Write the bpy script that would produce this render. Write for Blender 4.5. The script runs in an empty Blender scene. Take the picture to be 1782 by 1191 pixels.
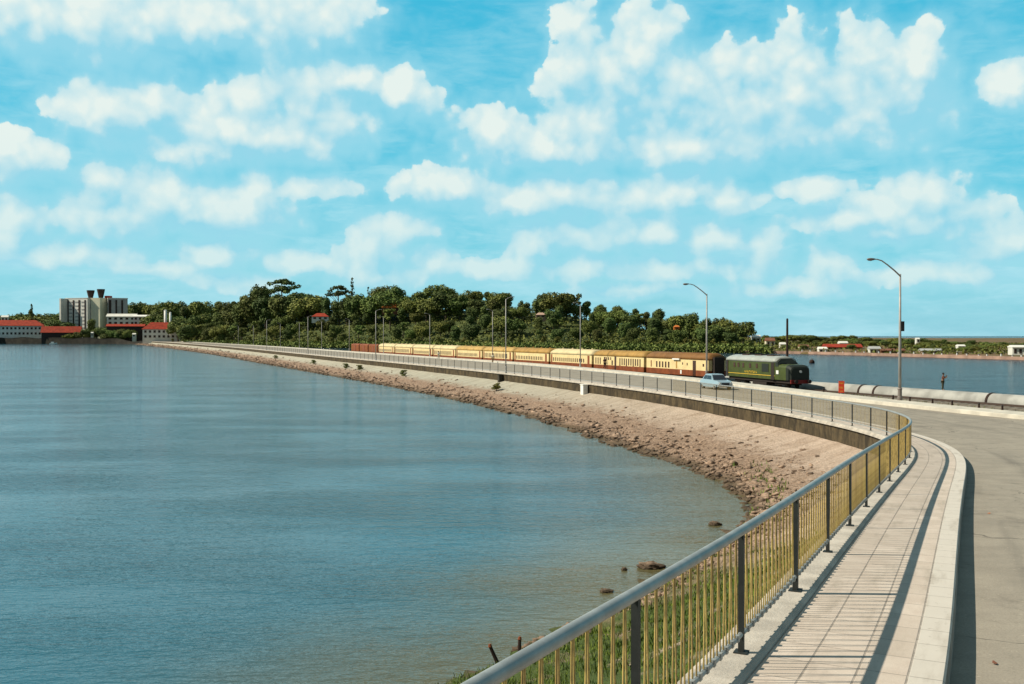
import bpy, bmesh, math, random
import numpy as np
from mathutils import Vector, Matrix
R = math.radians
random.seed(7)
rng = np.random.default_rng(11)
S = bpy.context.scene
COL = S.collection

# ------------------------------------------------------------------ camera
CAMZ = 7.6
cam = bpy.data.cameras.new('camera')
cam.sensor_width = 36.0
cam.lens = 36.0 * 1700 / 1782
cam.clip_start = 0.1
cam.clip_end = 9000
camo = bpy.data.objects.new('camera', cam)
camo.location = (0, 0, CAMZ)
camo.rotation_euler = (R(90 - 0.42), 0, 0)
COL.objects.link(camo)
S.camera = camo

# ------------------------------------------------------------------ sun, exposure
SUN_EL = R(42.5)
sun = bpy.data.lights.new('sun', 'SUN')
sun.energy = 5.0
sun.angle = R(0.5)
sun.color = (1.0, 0.92, 0.77)
suno = bpy.data.objects.new('sun', sun)
sd = Vector((math.cos(SUN_EL), 0.03, -math.sin(SUN_EL)))
suno.rotation_euler = sd.to_track_quat('-Z', 'Y').to_euler()
suno.location = (-40, 0, 60)
COL.objects.link(suno)
S.view_settings.view_transform = 'Standard'
S.view_settings.look = 'None'
S.view_settings.exposure = 0.2
S.view_settings.gamma = 1.0
S.view_settings.use_curve_mapping = False
S.cycles.max_bounces = 6
S.cycles.diffuse_bounces = 3
S.cycles.glossy_bounces = 3
S.cycles.use_denoising = True


# ------------------------------------------------------------------ node helper
class NT:
    def __init__(self, tree):
        self.t = tree

    def n(self, kind, **kw):
        nd = self.t.nodes.new(kind)
        for k, v in kw.items():
            if k == 'ins':
                for a, b in v.items():
                    if isinstance(b, bpy.types.NodeSocket):
                        self.t.links.new(b, nd.inputs[a])
                    else:
                        nd.inputs[a].default_value = b
            else:
                setattr(nd, k, v)
        return nd

    def math(self, op, a, b=0.0, c=0.0, clamp=False):
        return self.n('ShaderNodeMath', operation=op, use_clamp=clamp, ins={0: a, 1: b, 2: c}).outputs[0]

    def vmath(self, op, a, b=(0, 0, 0), c=(0, 0, 0)):
        nd = self.n('ShaderNodeVectorMath', operation=op, ins={0: a, 1: b, 2: c})
        return nd.outputs['Value'] if op in ('LENGTH', 'DOT_PRODUCT', 'DISTANCE') else nd.outputs[0]

    def rng(self, v, a, b, c=0.0, d=1.0, kind='SMOOTHSTEP'):
        return self.n('ShaderNodeMapRange', interpolation_type=kind,
                      ins={0: v, 1: a, 2: b, 3: c, 4: d}).outputs[0]

    def mix(self, f, a, b, blend='MIX'):
        nd = self.n('ShaderNodeMix', data_type='RGBA', blend_type=blend)
        for i, v in ((0, f), (6, a), (7, b)):
            if isinstance(v, bpy.types.NodeSocket):
                self.t.links.new(v, nd.inputs[i])
            else:
                nd.inputs[i].default_value = v
        return nd.outputs[2]

    def noise(self, vec, scale, detail=4.0, rough=0.55, dist=0.0):
        nd = self.n('ShaderNodeTexNoise', ins={'Scale': scale, 'Detail': detail, 'Roughness': rough, 'Distortion': dist})
        if vec is not None:
            self.t.links.new(vec, nd.inputs['Vector'])
        return nd

    def mapping(self, vec, scale=(1, 1, 1), loc=(0, 0, 0), rot=(0, 0, 0)):
        return self.n('ShaderNodeMapping', ins={'Vector': vec, 'Scale': scale, 'Location': loc, 'Rotation': rot}).outputs[0]


def rgba(c):
    return (c[0], c[1], c[2], 1.0)


# ------------------------------------------------------------------ sky: nishita air with a field of cumulus
world = bpy.data.worlds.new('World')
S.world = world
world.use_nodes = True
wt = NT(world.node_tree)
world.node_tree.nodes.clear()

def azel(px, py):
    az = math.atan((px - 891) / 1700)
    return az, math.atan((583 - py) / 1700 * math.cos(az))

CUMULUS = [  # centre and radii of the heaps of cloud round the horizon (in the units azel() reads)
    (1000, 95, 44, 78), (1120, 80, 72, 70), (1085, 170, 120, 80), (1010, 205, 75, 55), (1285, 112, 72, 44),
    (1390, 100, 58, 62), (1500, 85, 50, 55), (1590, 112, 56, 56), (1545, 160, 115, 75), (1290, 195, 210, 85),
    (1210, 250, 290, 38), (850, 232, 80, 50), (935, 262, 120, 36), (440, 180, 58, 45), (520, 150, 78, 46),
    (605, 135, 52, 40), (690, 158, 55, 38), (735, 168, 40, 34), (430, 225, 110, 48), (520, 235, 90, 52),
    (340, 262, 125, 30), (190, 192, 85, 48), (275, 185, 75, 38), (40, 272, 62, 45), (175, 318, 42, 26),
    (272, 335, 42, 40), (200, 372, 78, 36), (350, 365, 70, 34), (442, 338, 46, 36), (400, 378, 100, 30),
    (20, 385, 62, 50), (130, 30, 240, 62), (400, 36, 190, 62), (560, 26, 90, 45), (790, 328, 92, 28),
    (990, 332, 110, 30), (1180, 328, 70, 28), (1270, 352, 50, 24), (1010, 408, 85, 32), (930, 420, 50, 26),
    (1130, 402, 100, 28), (1600, 342, 56, 36), (1540, 368, 92, 24), (1672, 370, 58, 24), (1470, 384, 80, 18),
    (1545, 412, 44, 15), (1745, 422, 60, 34), (645, 432, 50, 46), (760, 455, 34, 25), (372, 440, 62, 22),
    (520, 456, 50, 18), (1318, 446, 42, 34), (1232, 462, 54, 20), (1440, 460, 42, 22), 
    (1757, 148, 46, 40), (1180, 150, 90, 70), (1400, 170, 120, 70), (1330, 235, 200, 50), (1050, 130, 60, 70),
    (1030, 260, 150, 36), (560, 200, 90, 60), (330, 215, 70, 40), (300, 350, 120, 34), (1080, 350, 120, 30), (1620, 390, 110, 26), (900, 350, 90, 26),
    (150, 445, 90, 18), (270, 470, 80, 14), (60, 440, 60, 20), (660, 480, 80, 18), (860, 470, 90, 18), (1010, 470, 90, 18), (1130, 470, 80, 20), (1560, 480, 90, 14),
    (1680, 480, 80, 18), (1380, 500, 110, 12), (1100, 505, 120, 12), (420, 490, 70, 14), (1240, 420, 80, 22), (700, 400, 60, 24), (560, 330, 60, 18), (1420, 330, 60, 16),
]

def cloud_group():
    g = bpy.data.node_groups.new('cumulus_density', 'ShaderNodeTree')
    g.interface.new_socket('P', in_out='INPUT', socket_type='NodeSocketVector')
    g.interface.new_socket('D', in_out='OUTPUT', socket_type='NodeSocketFloat')
    g.interface.new_socket('V', in_out='OUTPUT', socket_type='NodeSocketFloat')
    t = NT(g)
    gi = g.nodes.new('NodeGroupInput')
    go = g.nodes.new('NodeGroupOutput')
    P = gi.outputs[0]
    w0 = t.noise(P, 11.0, 3.0, 0.5).outputs['Color']
    w1 = t.noise(P, 34.0, 5.0, 0.6).outputs['Color']
    w = t.vmath('MULTIPLY_ADD', w1, (0.026, 0.018, 0.0), (-0.013, -0.009, 0.0))
    Q = t.vmath('ADD', t.vmath('ADD', P, w), t.vmath('MULTIPLY_ADD', w0, (0.024, 0.018, 0.0), (-0.012, -0.009, 0.0)))
    cur = None
    for cx, cy, rx, ry in CUMULUS:
        a, e = azel(cx, cy)
        if cy > 300:
            rx, ry = rx * 1.2, ry * 1.25
        ia, ie = 1700 / rx / 1.22, 1700 / ry / 1.22
        ln = t.vmath('LENGTH', t.vmath('MULTIPLY_ADD', Q, (ia, ie, 0), (-a * ia, -e * ie, 0)))
        cur = ln if cur is None else t.math('SMOOTH_MIN', cur, ln, 0.38)
    d = t.math('SUBTRACT', 1.0, cur)
    # cauliflower heaps: rounded cells of two sizes
    v1 = t.n('ShaderNodeTexVoronoi', feature='SMOOTH_F1', ins={'Vector': Q, 'Scale': 30.0, 'Smoothness': 0.5}).outputs['Distance']
    v2 = t.n('ShaderNodeTexVoronoi', feature='SMOOTH_F1', ins={'Vector': Q, 'Scale': 75.0, 'Smoothness': 0.5}).outputs['Distance']
    d = t.math('ADD', d, t.math('MULTIPLY_ADD', v1, -0.60, 0.25))
    d = t.math('ADD', d, t.math('MULTIPLY_ADD', v2, -0.34, 0.14))
    f1 = t.noise(P, 22.0, 6.0, 0.6).outputs['Fac']
    d = t.math('ADD', d, t.math('MULTIPLY_ADD', f1, 0.5, -0.25))
    g.links.new(d, go.inputs[0])
    g.links.new(t.math('ADD', t.math('MULTIPLY', v1, 0.6), t.math('MULTIPLY', v2, 0.4)), go.inputs[1])
    return g

geo = wt.n('ShaderNodeTexCoord').outputs['Generated']
sp = wt.n('ShaderNodeSeparateXYZ', ins={0: geo})
AZ = wt.math('ARCTAN2', sp.outputs[0], sp.outputs[1])
EL = wt.math('ARCSINE', sp.outputs[2])
P = wt.n('ShaderNodeCombineXYZ', ins={0: AZ, 1: EL, 2: 0.0}).outputs[0]
cg = cloud_group()
def dens(p):
    nd = wt.n('ShaderNodeGroup')
    nd.node_tree = cg
    world.node_tree.links.new(p, nd.inputs[0])
    return nd.outputs[0], nd.outputs[1]
D0, V0 = dens(P)
D1, V1 = dens(wt.vmath('ADD', P, (-0.014, 0.024, 0)))
slope = wt.math('SUBTRACT', D0, D1)
side = wt.rng(slope, -0.25, 0.45)          # crisp sunlit tops, soft shaded bases
cover = wt.rng(wt.math('DIVIDE', wt.math('ADD', D0, 0.02), wt.rng(side, 0, 1, 0.60, 0.10, 'LINEAR')), 0.0, 1.0)
# thin stretched layers low over the horizon
st = wt.noise(wt.mapping(P, (5.0, 26.0, 1.0)), 1.0, 6.0, 0.62, 0.5).outputs['Fac']
st2 = wt.noise(wt.mapping(P, (18.0, 60.0, 1.0), (3.1, 1.7, 0)), 1.0, 5.0, 0.62, 0.4).outputs['Fac']
layer = wt.rng(wt.math('ADD', wt.math('MULTIPLY', st, 0.62), wt.math('MULTIPLY', st2, 0.38)), 0.38, 0.68)
layer = wt.math('MULTIPLY', layer, wt.rng(EL, 0.04, 0.30, 0.95, 0.45))
veil = wt.math('MULTIPLY', wt.rng(wt.math('ADD', D0, wt.math('MULTIPLY_ADD', st, 0.8, -0.4)), -0.75, 0.25), 0.55)
layer = wt.math('MAXIMUM', layer, veil)
# behind the viewer and overhead the sky carries scattered cloud too
gen = wt.noise(geo, 3.2, 6.0, 0.6, 0.2).outputs['Fac']
back = wt.math('MULTIPLY', wt.rng(gen, 0.5, 0.68), wt.rng(sp.outputs[1], 0.85, 0.55))
cover = wt.math('MAXIMUM', cover, wt.math('MULTIPLY', back, 0.35))
lit = wt.math('MULTIPLY_ADD', slope, 0.80, 0.36)
lit = wt.math('ADD', lit, wt.math('MULTIPLY_ADD', V0, -0.5, 0.17))
lit = wt.math('ADD', lit, wt.math('MULTIPLY', wt.rng(D0, 0.0, 0.9), 0.12), clamp=True)
sky = wt.n('ShaderNodeTexSky', sky_type='NISHITA', sun_disc=False, sun_elevation=SUN_EL, sun_rotation=R(-90),
           altitude=0.0, air_density=1.0, dust_density=0.6, ozone_density=1.0).outputs[0]
air = wt.n('ShaderNodeValToRGB', ins={0: EL})
cr = air.color_ramp
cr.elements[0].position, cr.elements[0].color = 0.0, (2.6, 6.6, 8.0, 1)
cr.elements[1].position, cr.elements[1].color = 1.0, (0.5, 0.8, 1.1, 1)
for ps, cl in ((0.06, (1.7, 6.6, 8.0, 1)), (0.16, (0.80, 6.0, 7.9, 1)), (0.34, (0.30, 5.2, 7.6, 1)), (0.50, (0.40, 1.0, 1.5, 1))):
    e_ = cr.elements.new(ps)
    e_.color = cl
base = wt.mix(0.15, air.outputs[0], sky)
rear = wt.rng(sp.outputs[1], 0.25, -0.25)  # added dimming of the sky behind the viewer, weakens the fill light
ccol = wt.mix(lit, (3.1, 6.7, 8.1, 1), (8.2, 9.0, 8.5, 1))
skyc = wt.mix(layer, base, (4.4, 7.7, 8.6, 1))
skyc = wt.mix(wt.math('MULTIPLY', cover, wt.rng(EL, 0.02, 0.2, 0.55, 0.94)), skyc, ccol)
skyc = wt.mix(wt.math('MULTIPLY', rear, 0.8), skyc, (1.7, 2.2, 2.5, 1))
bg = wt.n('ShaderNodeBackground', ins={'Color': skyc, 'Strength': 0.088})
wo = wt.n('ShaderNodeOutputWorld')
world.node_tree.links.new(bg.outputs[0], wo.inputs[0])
world.cycles.sampling_method = 'MANUAL'
world.cycles.sample_map_resolution = 512


# ------------------------------------------------------------------ mesh helpers
class MB:
    def __init__(self):
        self.v, self.f, self.uv = [], [], {}

    def add(self, vs, fs):
        o = len(self.v)
        self.v += [tuple(map(float, p)) for p in vs]
        self.f += [tuple(i + o for i in q) for q in fs]
        return self

    def box(self, c, s, rz=0.0, taper=1.0):
        x, y, z = s[0] / 2, s[1] / 2, s[2] / 2
        cr, sr = math.cos(rz), math.sin(rz)
        vs = []
        for dz in (-z, z):
            k = taper if dz > 0 else 1.0
            for dx, dy in ((-x, -y), (x, -y), (x, y), (-x, y)):
                dx, dy = dx * k, dy * k
                vs.append((c[0] + dx * cr - dy * sr, c[1] + dx * sr + dy * cr, c[2] + dz))
        return self.add(vs, [(0, 3, 2, 1), (4, 5, 6, 7), (0, 1, 5, 4), (1, 2, 6, 5), (2, 3, 7, 6), (3, 0, 4, 7)])

    def tube(self, pts, r, n=8, cap=True):
        pts = [Vector(p) for p in pts]
        rs = r if isinstance(r, (list, tuple)) else [r] * len(pts)
        vs, fs = [], []
        for i, p in enumerate(pts):
            d = (pts[min(i + 1, len(pts) - 1)] - pts[max(i - 1, 0)]).normalized()
            a = Vector((0, 0, 1)) if abs(d.z) < 0.9 else Vector((0, 1, 0))
            u = d.cross(a).normalized()
            w = u.cross(d).normalized()
            for k in range(n):
                t = 2 * math.pi * k / n
                vs.append(p + (u * math.cos(t) + w * math.sin(t)) * rs[i])
        for i in range(len(pts) - 1):
            for k in range(n):
                k2 = (k + 1) % n
                fs.append((i * n + k, i * n + k2, (i + 1) * n + k2, (i + 1) * n + k))
        if cap:
            fs.append(tuple(range(n - 1, -1, -1)))
            m = (len(pts) - 1) * n
            fs.append(tuple(m + k for k in range(n)))
        return self.add(vs, fs)

    def loft(self, rings, cap=True, closed=True):
        n = len(rings[0])
        vs = [p for r in rings for p in r]
        fs = []
        for i in range(len(rings) - 1):
            for k in range(n if closed else n - 1):
                k2 = (k + 1) % n
                fs.append((i * n + k, i * n + k2, (i + 1) * n + k2, (i + 1) * n + k))
        if cap:
            fs.append(tuple(range(n - 1, -1, -1)))
            m = (len(rings) - 1) * n
            fs.append(tuple(m + k for k in range(n)))
        return self.add(vs, fs)

    def lathe(self, prof, c=(0, 0, 0), n=12):
        rings = [[(c[0] + r * math.cos(2 * math.pi * k / n), c[1] + r * math.sin(2 * math.pi * k / n), c[2] + z) for k in range(n)]
                 for r, z in prof]
        return self.loft(rings)

    def strip(self, rows, uvs=None):
        """grid of rows of points; uv per point"""
        n = len(rows[0])
        o = len(self.v)
        for i, r in enumerate(rows):
            for j, p in enumerate(r):
                self.v.append(tuple(map(float, p)))
                if uvs is not None:
                    self.uv[len(self.v) - 1] = uvs[i][j]
        for i in range(len(rows) - 1):
            for j in range(n - 1):
                self.f.append((o + i * n + j, o + i * n + j + 1, o + (i + 1) * n + j + 1, o + (i + 1) * n + j))
        return self

    def build(self, name, mat, parent=None, smooth=False, world=False, fixn=True):
        me = bpy.data.meshes.new(name)
        vs = self.v
        if world and parent is not None:
            L0 = parent.location
            vs = [(a - L0.x, b - L0.y, c - L0.z) for a, b, c in vs]
        me.from_pydata(vs, [], self.f)
        if self.uv:
            lay = me.uv_layers.new(name='UVMap')
            for lp in me.loops:
                lay.data[lp.index].uv = self.uv.get(lp.vertex_index, (0, 0))
        if fixn and len(self.f) < 60000:
            bm = bmesh.new()
            bm.from_mesh(me)
            bmesh.ops.recalc_face_normals(bm, faces=bm.faces)
            bm.to_mesh(me)
            bm.free()
        if smooth:
            for p in me.polygons:
                p.use_smooth = True
        if mat:
            me.materials.append(mat)
        o = bpy.data.objects.new(name, me)
        COL.objects.link(o)
        if parent is not None:
            o.parent = parent
        return o


def np_mesh(name, verts, faces, mat, parent=None, smooth=False):
    me = bpy.data.meshes.new(name)
    verts = np.asarray(verts, dtype=np.float32)
    faces = np.asarray(faces, dtype=np.int32)
    k = faces.shape[1]
    me.vertices.add(len(verts))
    me.vertices.foreach_set('co', verts.ravel())
    me.loops.add(faces.size)
    me.loops.foreach_set('vertex_index', faces.ravel())
    me.polygons.add(len(faces))
    me.polygons.foreach_set('loop_start', np.arange(0, faces.size, k, dtype=np.int32))
    me.polygons.foreach_set('loop_total', np.full(len(faces), k, dtype=np.int32))
    if smooth:
        me.polygons.foreach_set('use_smooth', np.ones(len(faces), dtype=bool))
    me.update(calc_edges=True)
    if mat:
        me.materials.append(mat)
    o = bpy.data.objects.new(name, me)
    COL.objects.link(o)
    if parent is not None:
        o.parent = parent
    return o


def tag(o, label=None, cat=None, group=None, kind=None):
    if label:
        o['label'] = label
    if cat:
        o['category'] = cat
    if group:
        o['group'] = group
    if kind:
        o['kind'] = kind
    return o


def thing(name, label, cat, loc=(0, 0, 0), rz=0.0, group=None):
    o = bpy.data.objects.new(name, None)
    o.location = loc
    o.rotation_euler = (0, 0, rz)
    o.empty_display_size = 0.2
    COL.objects.link(o)
    return tag(o, label, cat, group)


def dup(root, loc, rz=None, label=None, group=None, scale=None):
    r = root.copy()
    COL.objects.link(r)
    r.location = loc
    if rz is not None:
        r.rotation_euler = (0, 0, rz)
    if label:
        r['label'] = label
    if group:
        r['group'] = group
    if scale is not None:
        r.scale = scale
    for ch in list(root.children):
        c = ch.copy()
        COL.objects.link(c)
        c.parent = r
        for gch in list(ch.children):
            d = gch.copy()
            COL.objects.link(d)
            d.parent = c
    return r


# ------------------------------------------------------------------ materials
def mat(name, col, rough=0.7, metal=0.0, var=0.0, vscale=3.0, col2=None, bump=0.0, bscale=20.0, spec=0.3, objrand=0.0):
    m = bpy.data.materials.new(name)
    m.use_nodes = True
    t = NT(m.node_tree)
    b = m.node_tree.nodes['Principled BSDF']
    b.inputs['Roughness'].default_value = rough
    b.inputs['Metallic'].default_value = metal
    b.inputs['Specular IOR Level'].default_value = spec
    oc = t.n('ShaderNodeTexCoord').outputs['Object']
    c = rgba(col)
    if var or col2:
        nz = t.noise(oc, vscale, 5.0, 0.6).outputs['Fac']
        f = t.rng(nz, 0.35, 0.65)
        k2 = col2 if col2 else tuple(max(0, x * (1 - var)) for x in col)
        c = t.mix(f, rgba(col), rgba(k2))
    if objrand:
        rnd = t.n('ShaderNodeObjectInfo').outputs['Random']
        hs = t.n('ShaderNodeHueSaturation', ins={'Hue': t.rng(rnd, 0, 1, 0.5 - objrand * 0.02, 0.5 + objrand * 0.05, 'LINEAR'),
                 'Value': t.rng(rnd, 0, 1, 1 - objrand, 1 + objrand, 'LINEAR')})
        if isinstance(c, tuple):
            hs.inputs['Color'].default_value = c
        else:
            m.node_tree.links.new(c, hs.inputs['Color'])
        c = hs.outputs[0]
    if isinstance(c, tuple):
        b.inputs['Base Color'].default_value = c
    else:
        m.node_tree.links.new(c, b.inputs['Base Color'])
    if bump:
        bn = t.noise(oc, bscale, 6.0, 0.6).outputs['Fac']
        bp = t.n('ShaderNodeBump', ins={'Strength': bump, 'Distance': 0.05, 'Height': bn})
        m.node_tree.links.new(bp.outputs[0], b.inputs['Normal'])
    return m


def m_paving():
    m = mat('paving', (0.4, 0.37, 0.33), 0.85)
    t = NT(m.node_tree)
    b = m.node_tree.nodes['Principled BSDF']
    uv = t.n('ShaderNodeUVMap').outputs[0]
    s = t.n('ShaderNodeSeparateXYZ', ins={0: uv})
    u, v = s.outputs[0], s.outputs[1]
    # slab courses: cross joints every 0.61 m, long joints at fixed offsets
    fu = t.math('ABSOLUTE', t.math('SUBTRACT', t.math('FRACT', t.math('DIVIDE', u, 0.61)), 0.5))
    ju = t.rng(fu, 0.480, 0.494)
    jv = None
    for off in (0.21, 0.62, 1.06, 1.49):
        d = t.rng(t.math('ABSOLUTE', t.math('SUBTRACT', v, off)), 0.006, 0.014, 1.0, 0.0)
        jv = d if jv is None else t.math('MAXIMUM', jv, d)
    joint = t.math('MAXIMUM', t.math('MULTIPLY', ju, t.rng(v, 0.20, 0.22)), jv)
    uvn = t.noise(uv, 2.2, 6.0, 0.65).outputs['Fac']
    fine = t.noise(uv, 55.0, 4.0, 0.7).outputs['Fac']
    cell = t.n('ShaderNodeTexWhiteNoise', noise_dimensions='2D', ins={'Vector': t.n('ShaderNodeCombineXYZ', ins={
        0: t.math('FLOOR', t.math('DIVIDE', u, 0.61)), 1: t.math('FLOOR', t.math('DIVIDE', t.math('SUBTRACT', v, 0.21), 0.425)), 2: 0.0}).outputs[0]}).outputs[0]
    c = t.mix(t.rng(uvn, 0.3, 0.7), (0.57, 0.465, 0.38, 1), (0.67, 0.565, 0.47, 1))
    c = t.mix(t.math('MULTIPLY', t.rng(fine, 0.35, 0.7), 0.35), c, (0.38, 0.33, 0.27, 1))
    c = t.mix(t.math('MULTIPLY', t.math('SUBTRACT', 1.0, cell), 0.38), c, (0.40, 0.33, 0.26, 1))
    kerb = t.rng(v, 1.485, 1.495)
    c = t.mix(t.math('MULTIPLY', kerb, 0.7), c, (0.60, 0.56, 0.49, 1))
    stain = t.noise(t.mapping(uv, (0.5, 2.5, 1)), 1.3, 5, 0.6).outputs['Fac']
    c = t.mix(t.math('MULTIPLY', t.rng(stain, 0.50, 0.72), 0.5), c, (0.31, 0.26, 0.20, 1))
    spot = t.noise(uv, 9.0, 4, 0.7).outputs['Fac']
    c = t.mix(t.math('MULTIPLY', t.rng(spot, 0.60, 0.72), 0.45), c, (0.26, 0.22, 0.17, 1))
    c = t.mix(t.math('MULTIPLY', joint, t.rng(spot, 0.3, 0.6, 0.35, 0.75)), c, (0.20, 0.17, 0.14, 1))
    m.node_tree.links.new(c, b.inputs['Base Color'])
    h = t.math('SUBTRACT', t.math('MULTIPLY', fine, 0.25), joint)
    bp = t.n('ShaderNodeBump', ins={'Strength': 0.45, 'Distance': 0.012, 'Height': h})
    m.node_tree.links.new(bp.outputs[0], b.inputs['Normal'])
    return m


def m_road():
    m = mat('asphalt', (0.2, 0.18, 0.15), 0.9)
    t = NT(m.node_tree)
    b = m.node_tree.nodes['Principled BSDF']
    uv = t.n('ShaderNodeUVMap').outputs[0]
    oc = t.n('ShaderNodeTexCoord').outputs['Object']
    big = t.noise(t.mapping(uv, (0.06, 0.8, 1)), 1.0, 5, 0.6).outputs['Fac']
    med = t.noise(oc, 0.9, 6, 0.65).outputs['Fac']
    fine = t.noise(oc, 40.0, 3, 0.7).outputs['Fac']
    c = t.mix(t.rng(med, 0.3, 0.7), (0.275, 0.24, 0.19, 1), (0.35, 0.305, 0.24, 1))
    c = t.mix(t.math('MULTIPLY', t.rng(big, 0.5, 0.72), 0.55), c, (0.13, 0.115, 0.095, 1))
    c = t.mix(t.math('MULTIPLY', t.rng(fine, 0.4, 0.7), 0.4), c, (0.16, 0.14, 0.11, 1))
    wob = t.noise(oc, 0.7, 4, 0.6).outputs['Color']
    cv = t.n('ShaderNodeTexVoronoi', feature='DISTANCE_TO_EDGE', ins={'Vector': t.vmath('ADD', oc, t.vmath('MULTIPLY', wob, (1.6, 1.6, 0))), 'Scale': 0.22}).outputs['Distance']
    crack = t.math('MULTIPLY', t.rng(cv, 0.002, 0.008, 1.0, 0.0), t.rng(med, 0.42, 0.6))
    c = t.mix(t.math('MULTIPLY', crack, 0.7), c, (0.06, 0.05, 0.04, 1))
    oil = t.noise(t.mapping(oc, (0.5, 0.35, 1), (4, 9, 0)), 1.0, 6, 0.7).outputs['Fac']
    c = t.mix(t.math('MULTIPLY', t.rng(oil, 0.56, 0.70), 0.5), c, (0.12, 0.10, 0.08, 1))
    grit = t.noise(oc, 14.0, 2, 0.5).outputs['Fac']
    c = t.mix(t.math('MULTIPLY', t.rng(grit, 0.66, 0.72), 0.5), c, (0.45, 0.39, 0.30, 1))
    m.node_tree.links.new(c, b.inputs['Base Color'])
    bp = t.n('ShaderNodeBump', ins={'Strength': 0.4, 'Distance': 0.01, 'Height': fine})
    m.node_tree.links.new(bp.outputs[0], b.inputs['Normal'])
    return m


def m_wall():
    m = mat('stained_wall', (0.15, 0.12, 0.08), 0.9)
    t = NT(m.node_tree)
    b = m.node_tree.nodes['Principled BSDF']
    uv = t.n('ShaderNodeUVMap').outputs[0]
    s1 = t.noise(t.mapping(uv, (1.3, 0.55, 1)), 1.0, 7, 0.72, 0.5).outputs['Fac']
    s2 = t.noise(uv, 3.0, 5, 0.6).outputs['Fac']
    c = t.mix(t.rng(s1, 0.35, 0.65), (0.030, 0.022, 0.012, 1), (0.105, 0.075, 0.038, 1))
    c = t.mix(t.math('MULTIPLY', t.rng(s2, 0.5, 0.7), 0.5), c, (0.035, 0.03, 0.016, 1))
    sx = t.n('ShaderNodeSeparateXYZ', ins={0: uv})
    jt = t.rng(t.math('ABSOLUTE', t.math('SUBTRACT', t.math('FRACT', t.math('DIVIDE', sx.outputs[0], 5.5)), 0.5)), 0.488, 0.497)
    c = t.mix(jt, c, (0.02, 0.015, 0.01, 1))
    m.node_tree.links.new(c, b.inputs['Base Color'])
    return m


def m_bank():
    m = mat('stone_bank', (0.4, 0.33, 0.26), 0.95)
    t = NT(m.node_tree)
    b = m.node_tree.nodes['Principled BSDF']
    uv = t.n('ShaderNodeUVMap').outputs[0]   # u along, v down the slope 0..1
    oc = t.n('ShaderNodeTexCoord').outputs['Object']
    s = t.n('ShaderNodeSeparateXYZ', ins={0: uv})
    so = t.n('ShaderNodeSeparateXYZ', ins={0: oc})
    v = s.outputs[1]
    streak = t.noise(t.mapping(uv, (1.1, 0.9, 1)), 1.0, 7, 0.72, 0.5).outputs['Fac']
    med = t.noise(oc, 0.8, 6, 0.65).outputs['Fac']
    fine = t.noise(oc, 5.0, 5, 0.7).outputs['Fac']
    upper = t.mix(t.rng(streak, 0.25, 0.75), (0.62, 0.48, 0.37, 1), (0.44, 0.325, 0.24, 1))
    pit = t.noise(oc, 3.0, 4, 0.75).outputs['Fac']
    upper = t.mix(t.math('MULTIPLY', t.rng(pit, 0.55, 0.68), t.rng(v, 0.02, 0.28, 0.1, 0.85)), upper, (0.20, 0.12, 0.075, 1))
    pit2 = t.noise(oc, 1.1, 5, 0.75).outputs['Fac']
    upper = t.mix(t.math('MULTIPLY', t.rng(pit2, 0.54, 0.64), t.rng(v, 0.08, 0.32, 0.0, 0.8)), upper, (0.19, 0.115, 0.07, 1))
    blot = t.noise(oc, 0.35, 7, 0.7).outputs['Fac']
    upper = t.mix(t.math('MULTIPLY', t.rng(blot, 0.48, 0.66), 0.6), upper, (0.30, 0.20, 0.135, 1))
    grey = t.mix(t.rng(streak, 0.38, 0.62), (0.50, 0.47, 0.37, 1), (0.38, 0.35, 0.27, 1))
    upper = t.mix(t.rng(so.outputs[1], 60, 130), upper, grey)
    lower = t.mix(t.rng(fine, 0.35, 0.68), (0.46, 0.315, 0.22, 1), (0.16, 0.10, 0.06, 1))
    edge = t.math('ADD', v, t.math('MULTIPLY_ADD', med, 0.5, -0.25))
    c = t.mix(t.rng(edge, 0.22, 0.52), upper, lower)
    c = t.mix(t.math('MULTIPLY', t.rng(med, 0.52, 0.7), 0.35), c, (0.28, 0.19, 0.12, 1))
    wet = t.rng(so.outputs[2], 0.08, 0.32, 1.0, 0.0)
    c = t.mix(t.math('MULTIPLY', wet, 0.8), c, (0.085, 0.06, 0.03, 1))
    gr = t.math('MULTIPLY', t.rng(so.outputs[1], 33, 22), t.rng(med, 0.25, 0.5))
    c = t.mix(gr, c, (0.07, 0.10, 0.02, 1))
    m.node_tree.links.new(c, b.inputs['Base Color'])
    h = t.math('ADD', t.math('MULTIPLY', fine, 1.0), med)
    bp = t.n('ShaderNodeBump', ins={'Strength': 0.9, 'Distance': 0.25, 'Height': h})
    m.node_tree.links.new(bp.outputs[0], b.inputs['Normal'])
    return m


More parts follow.
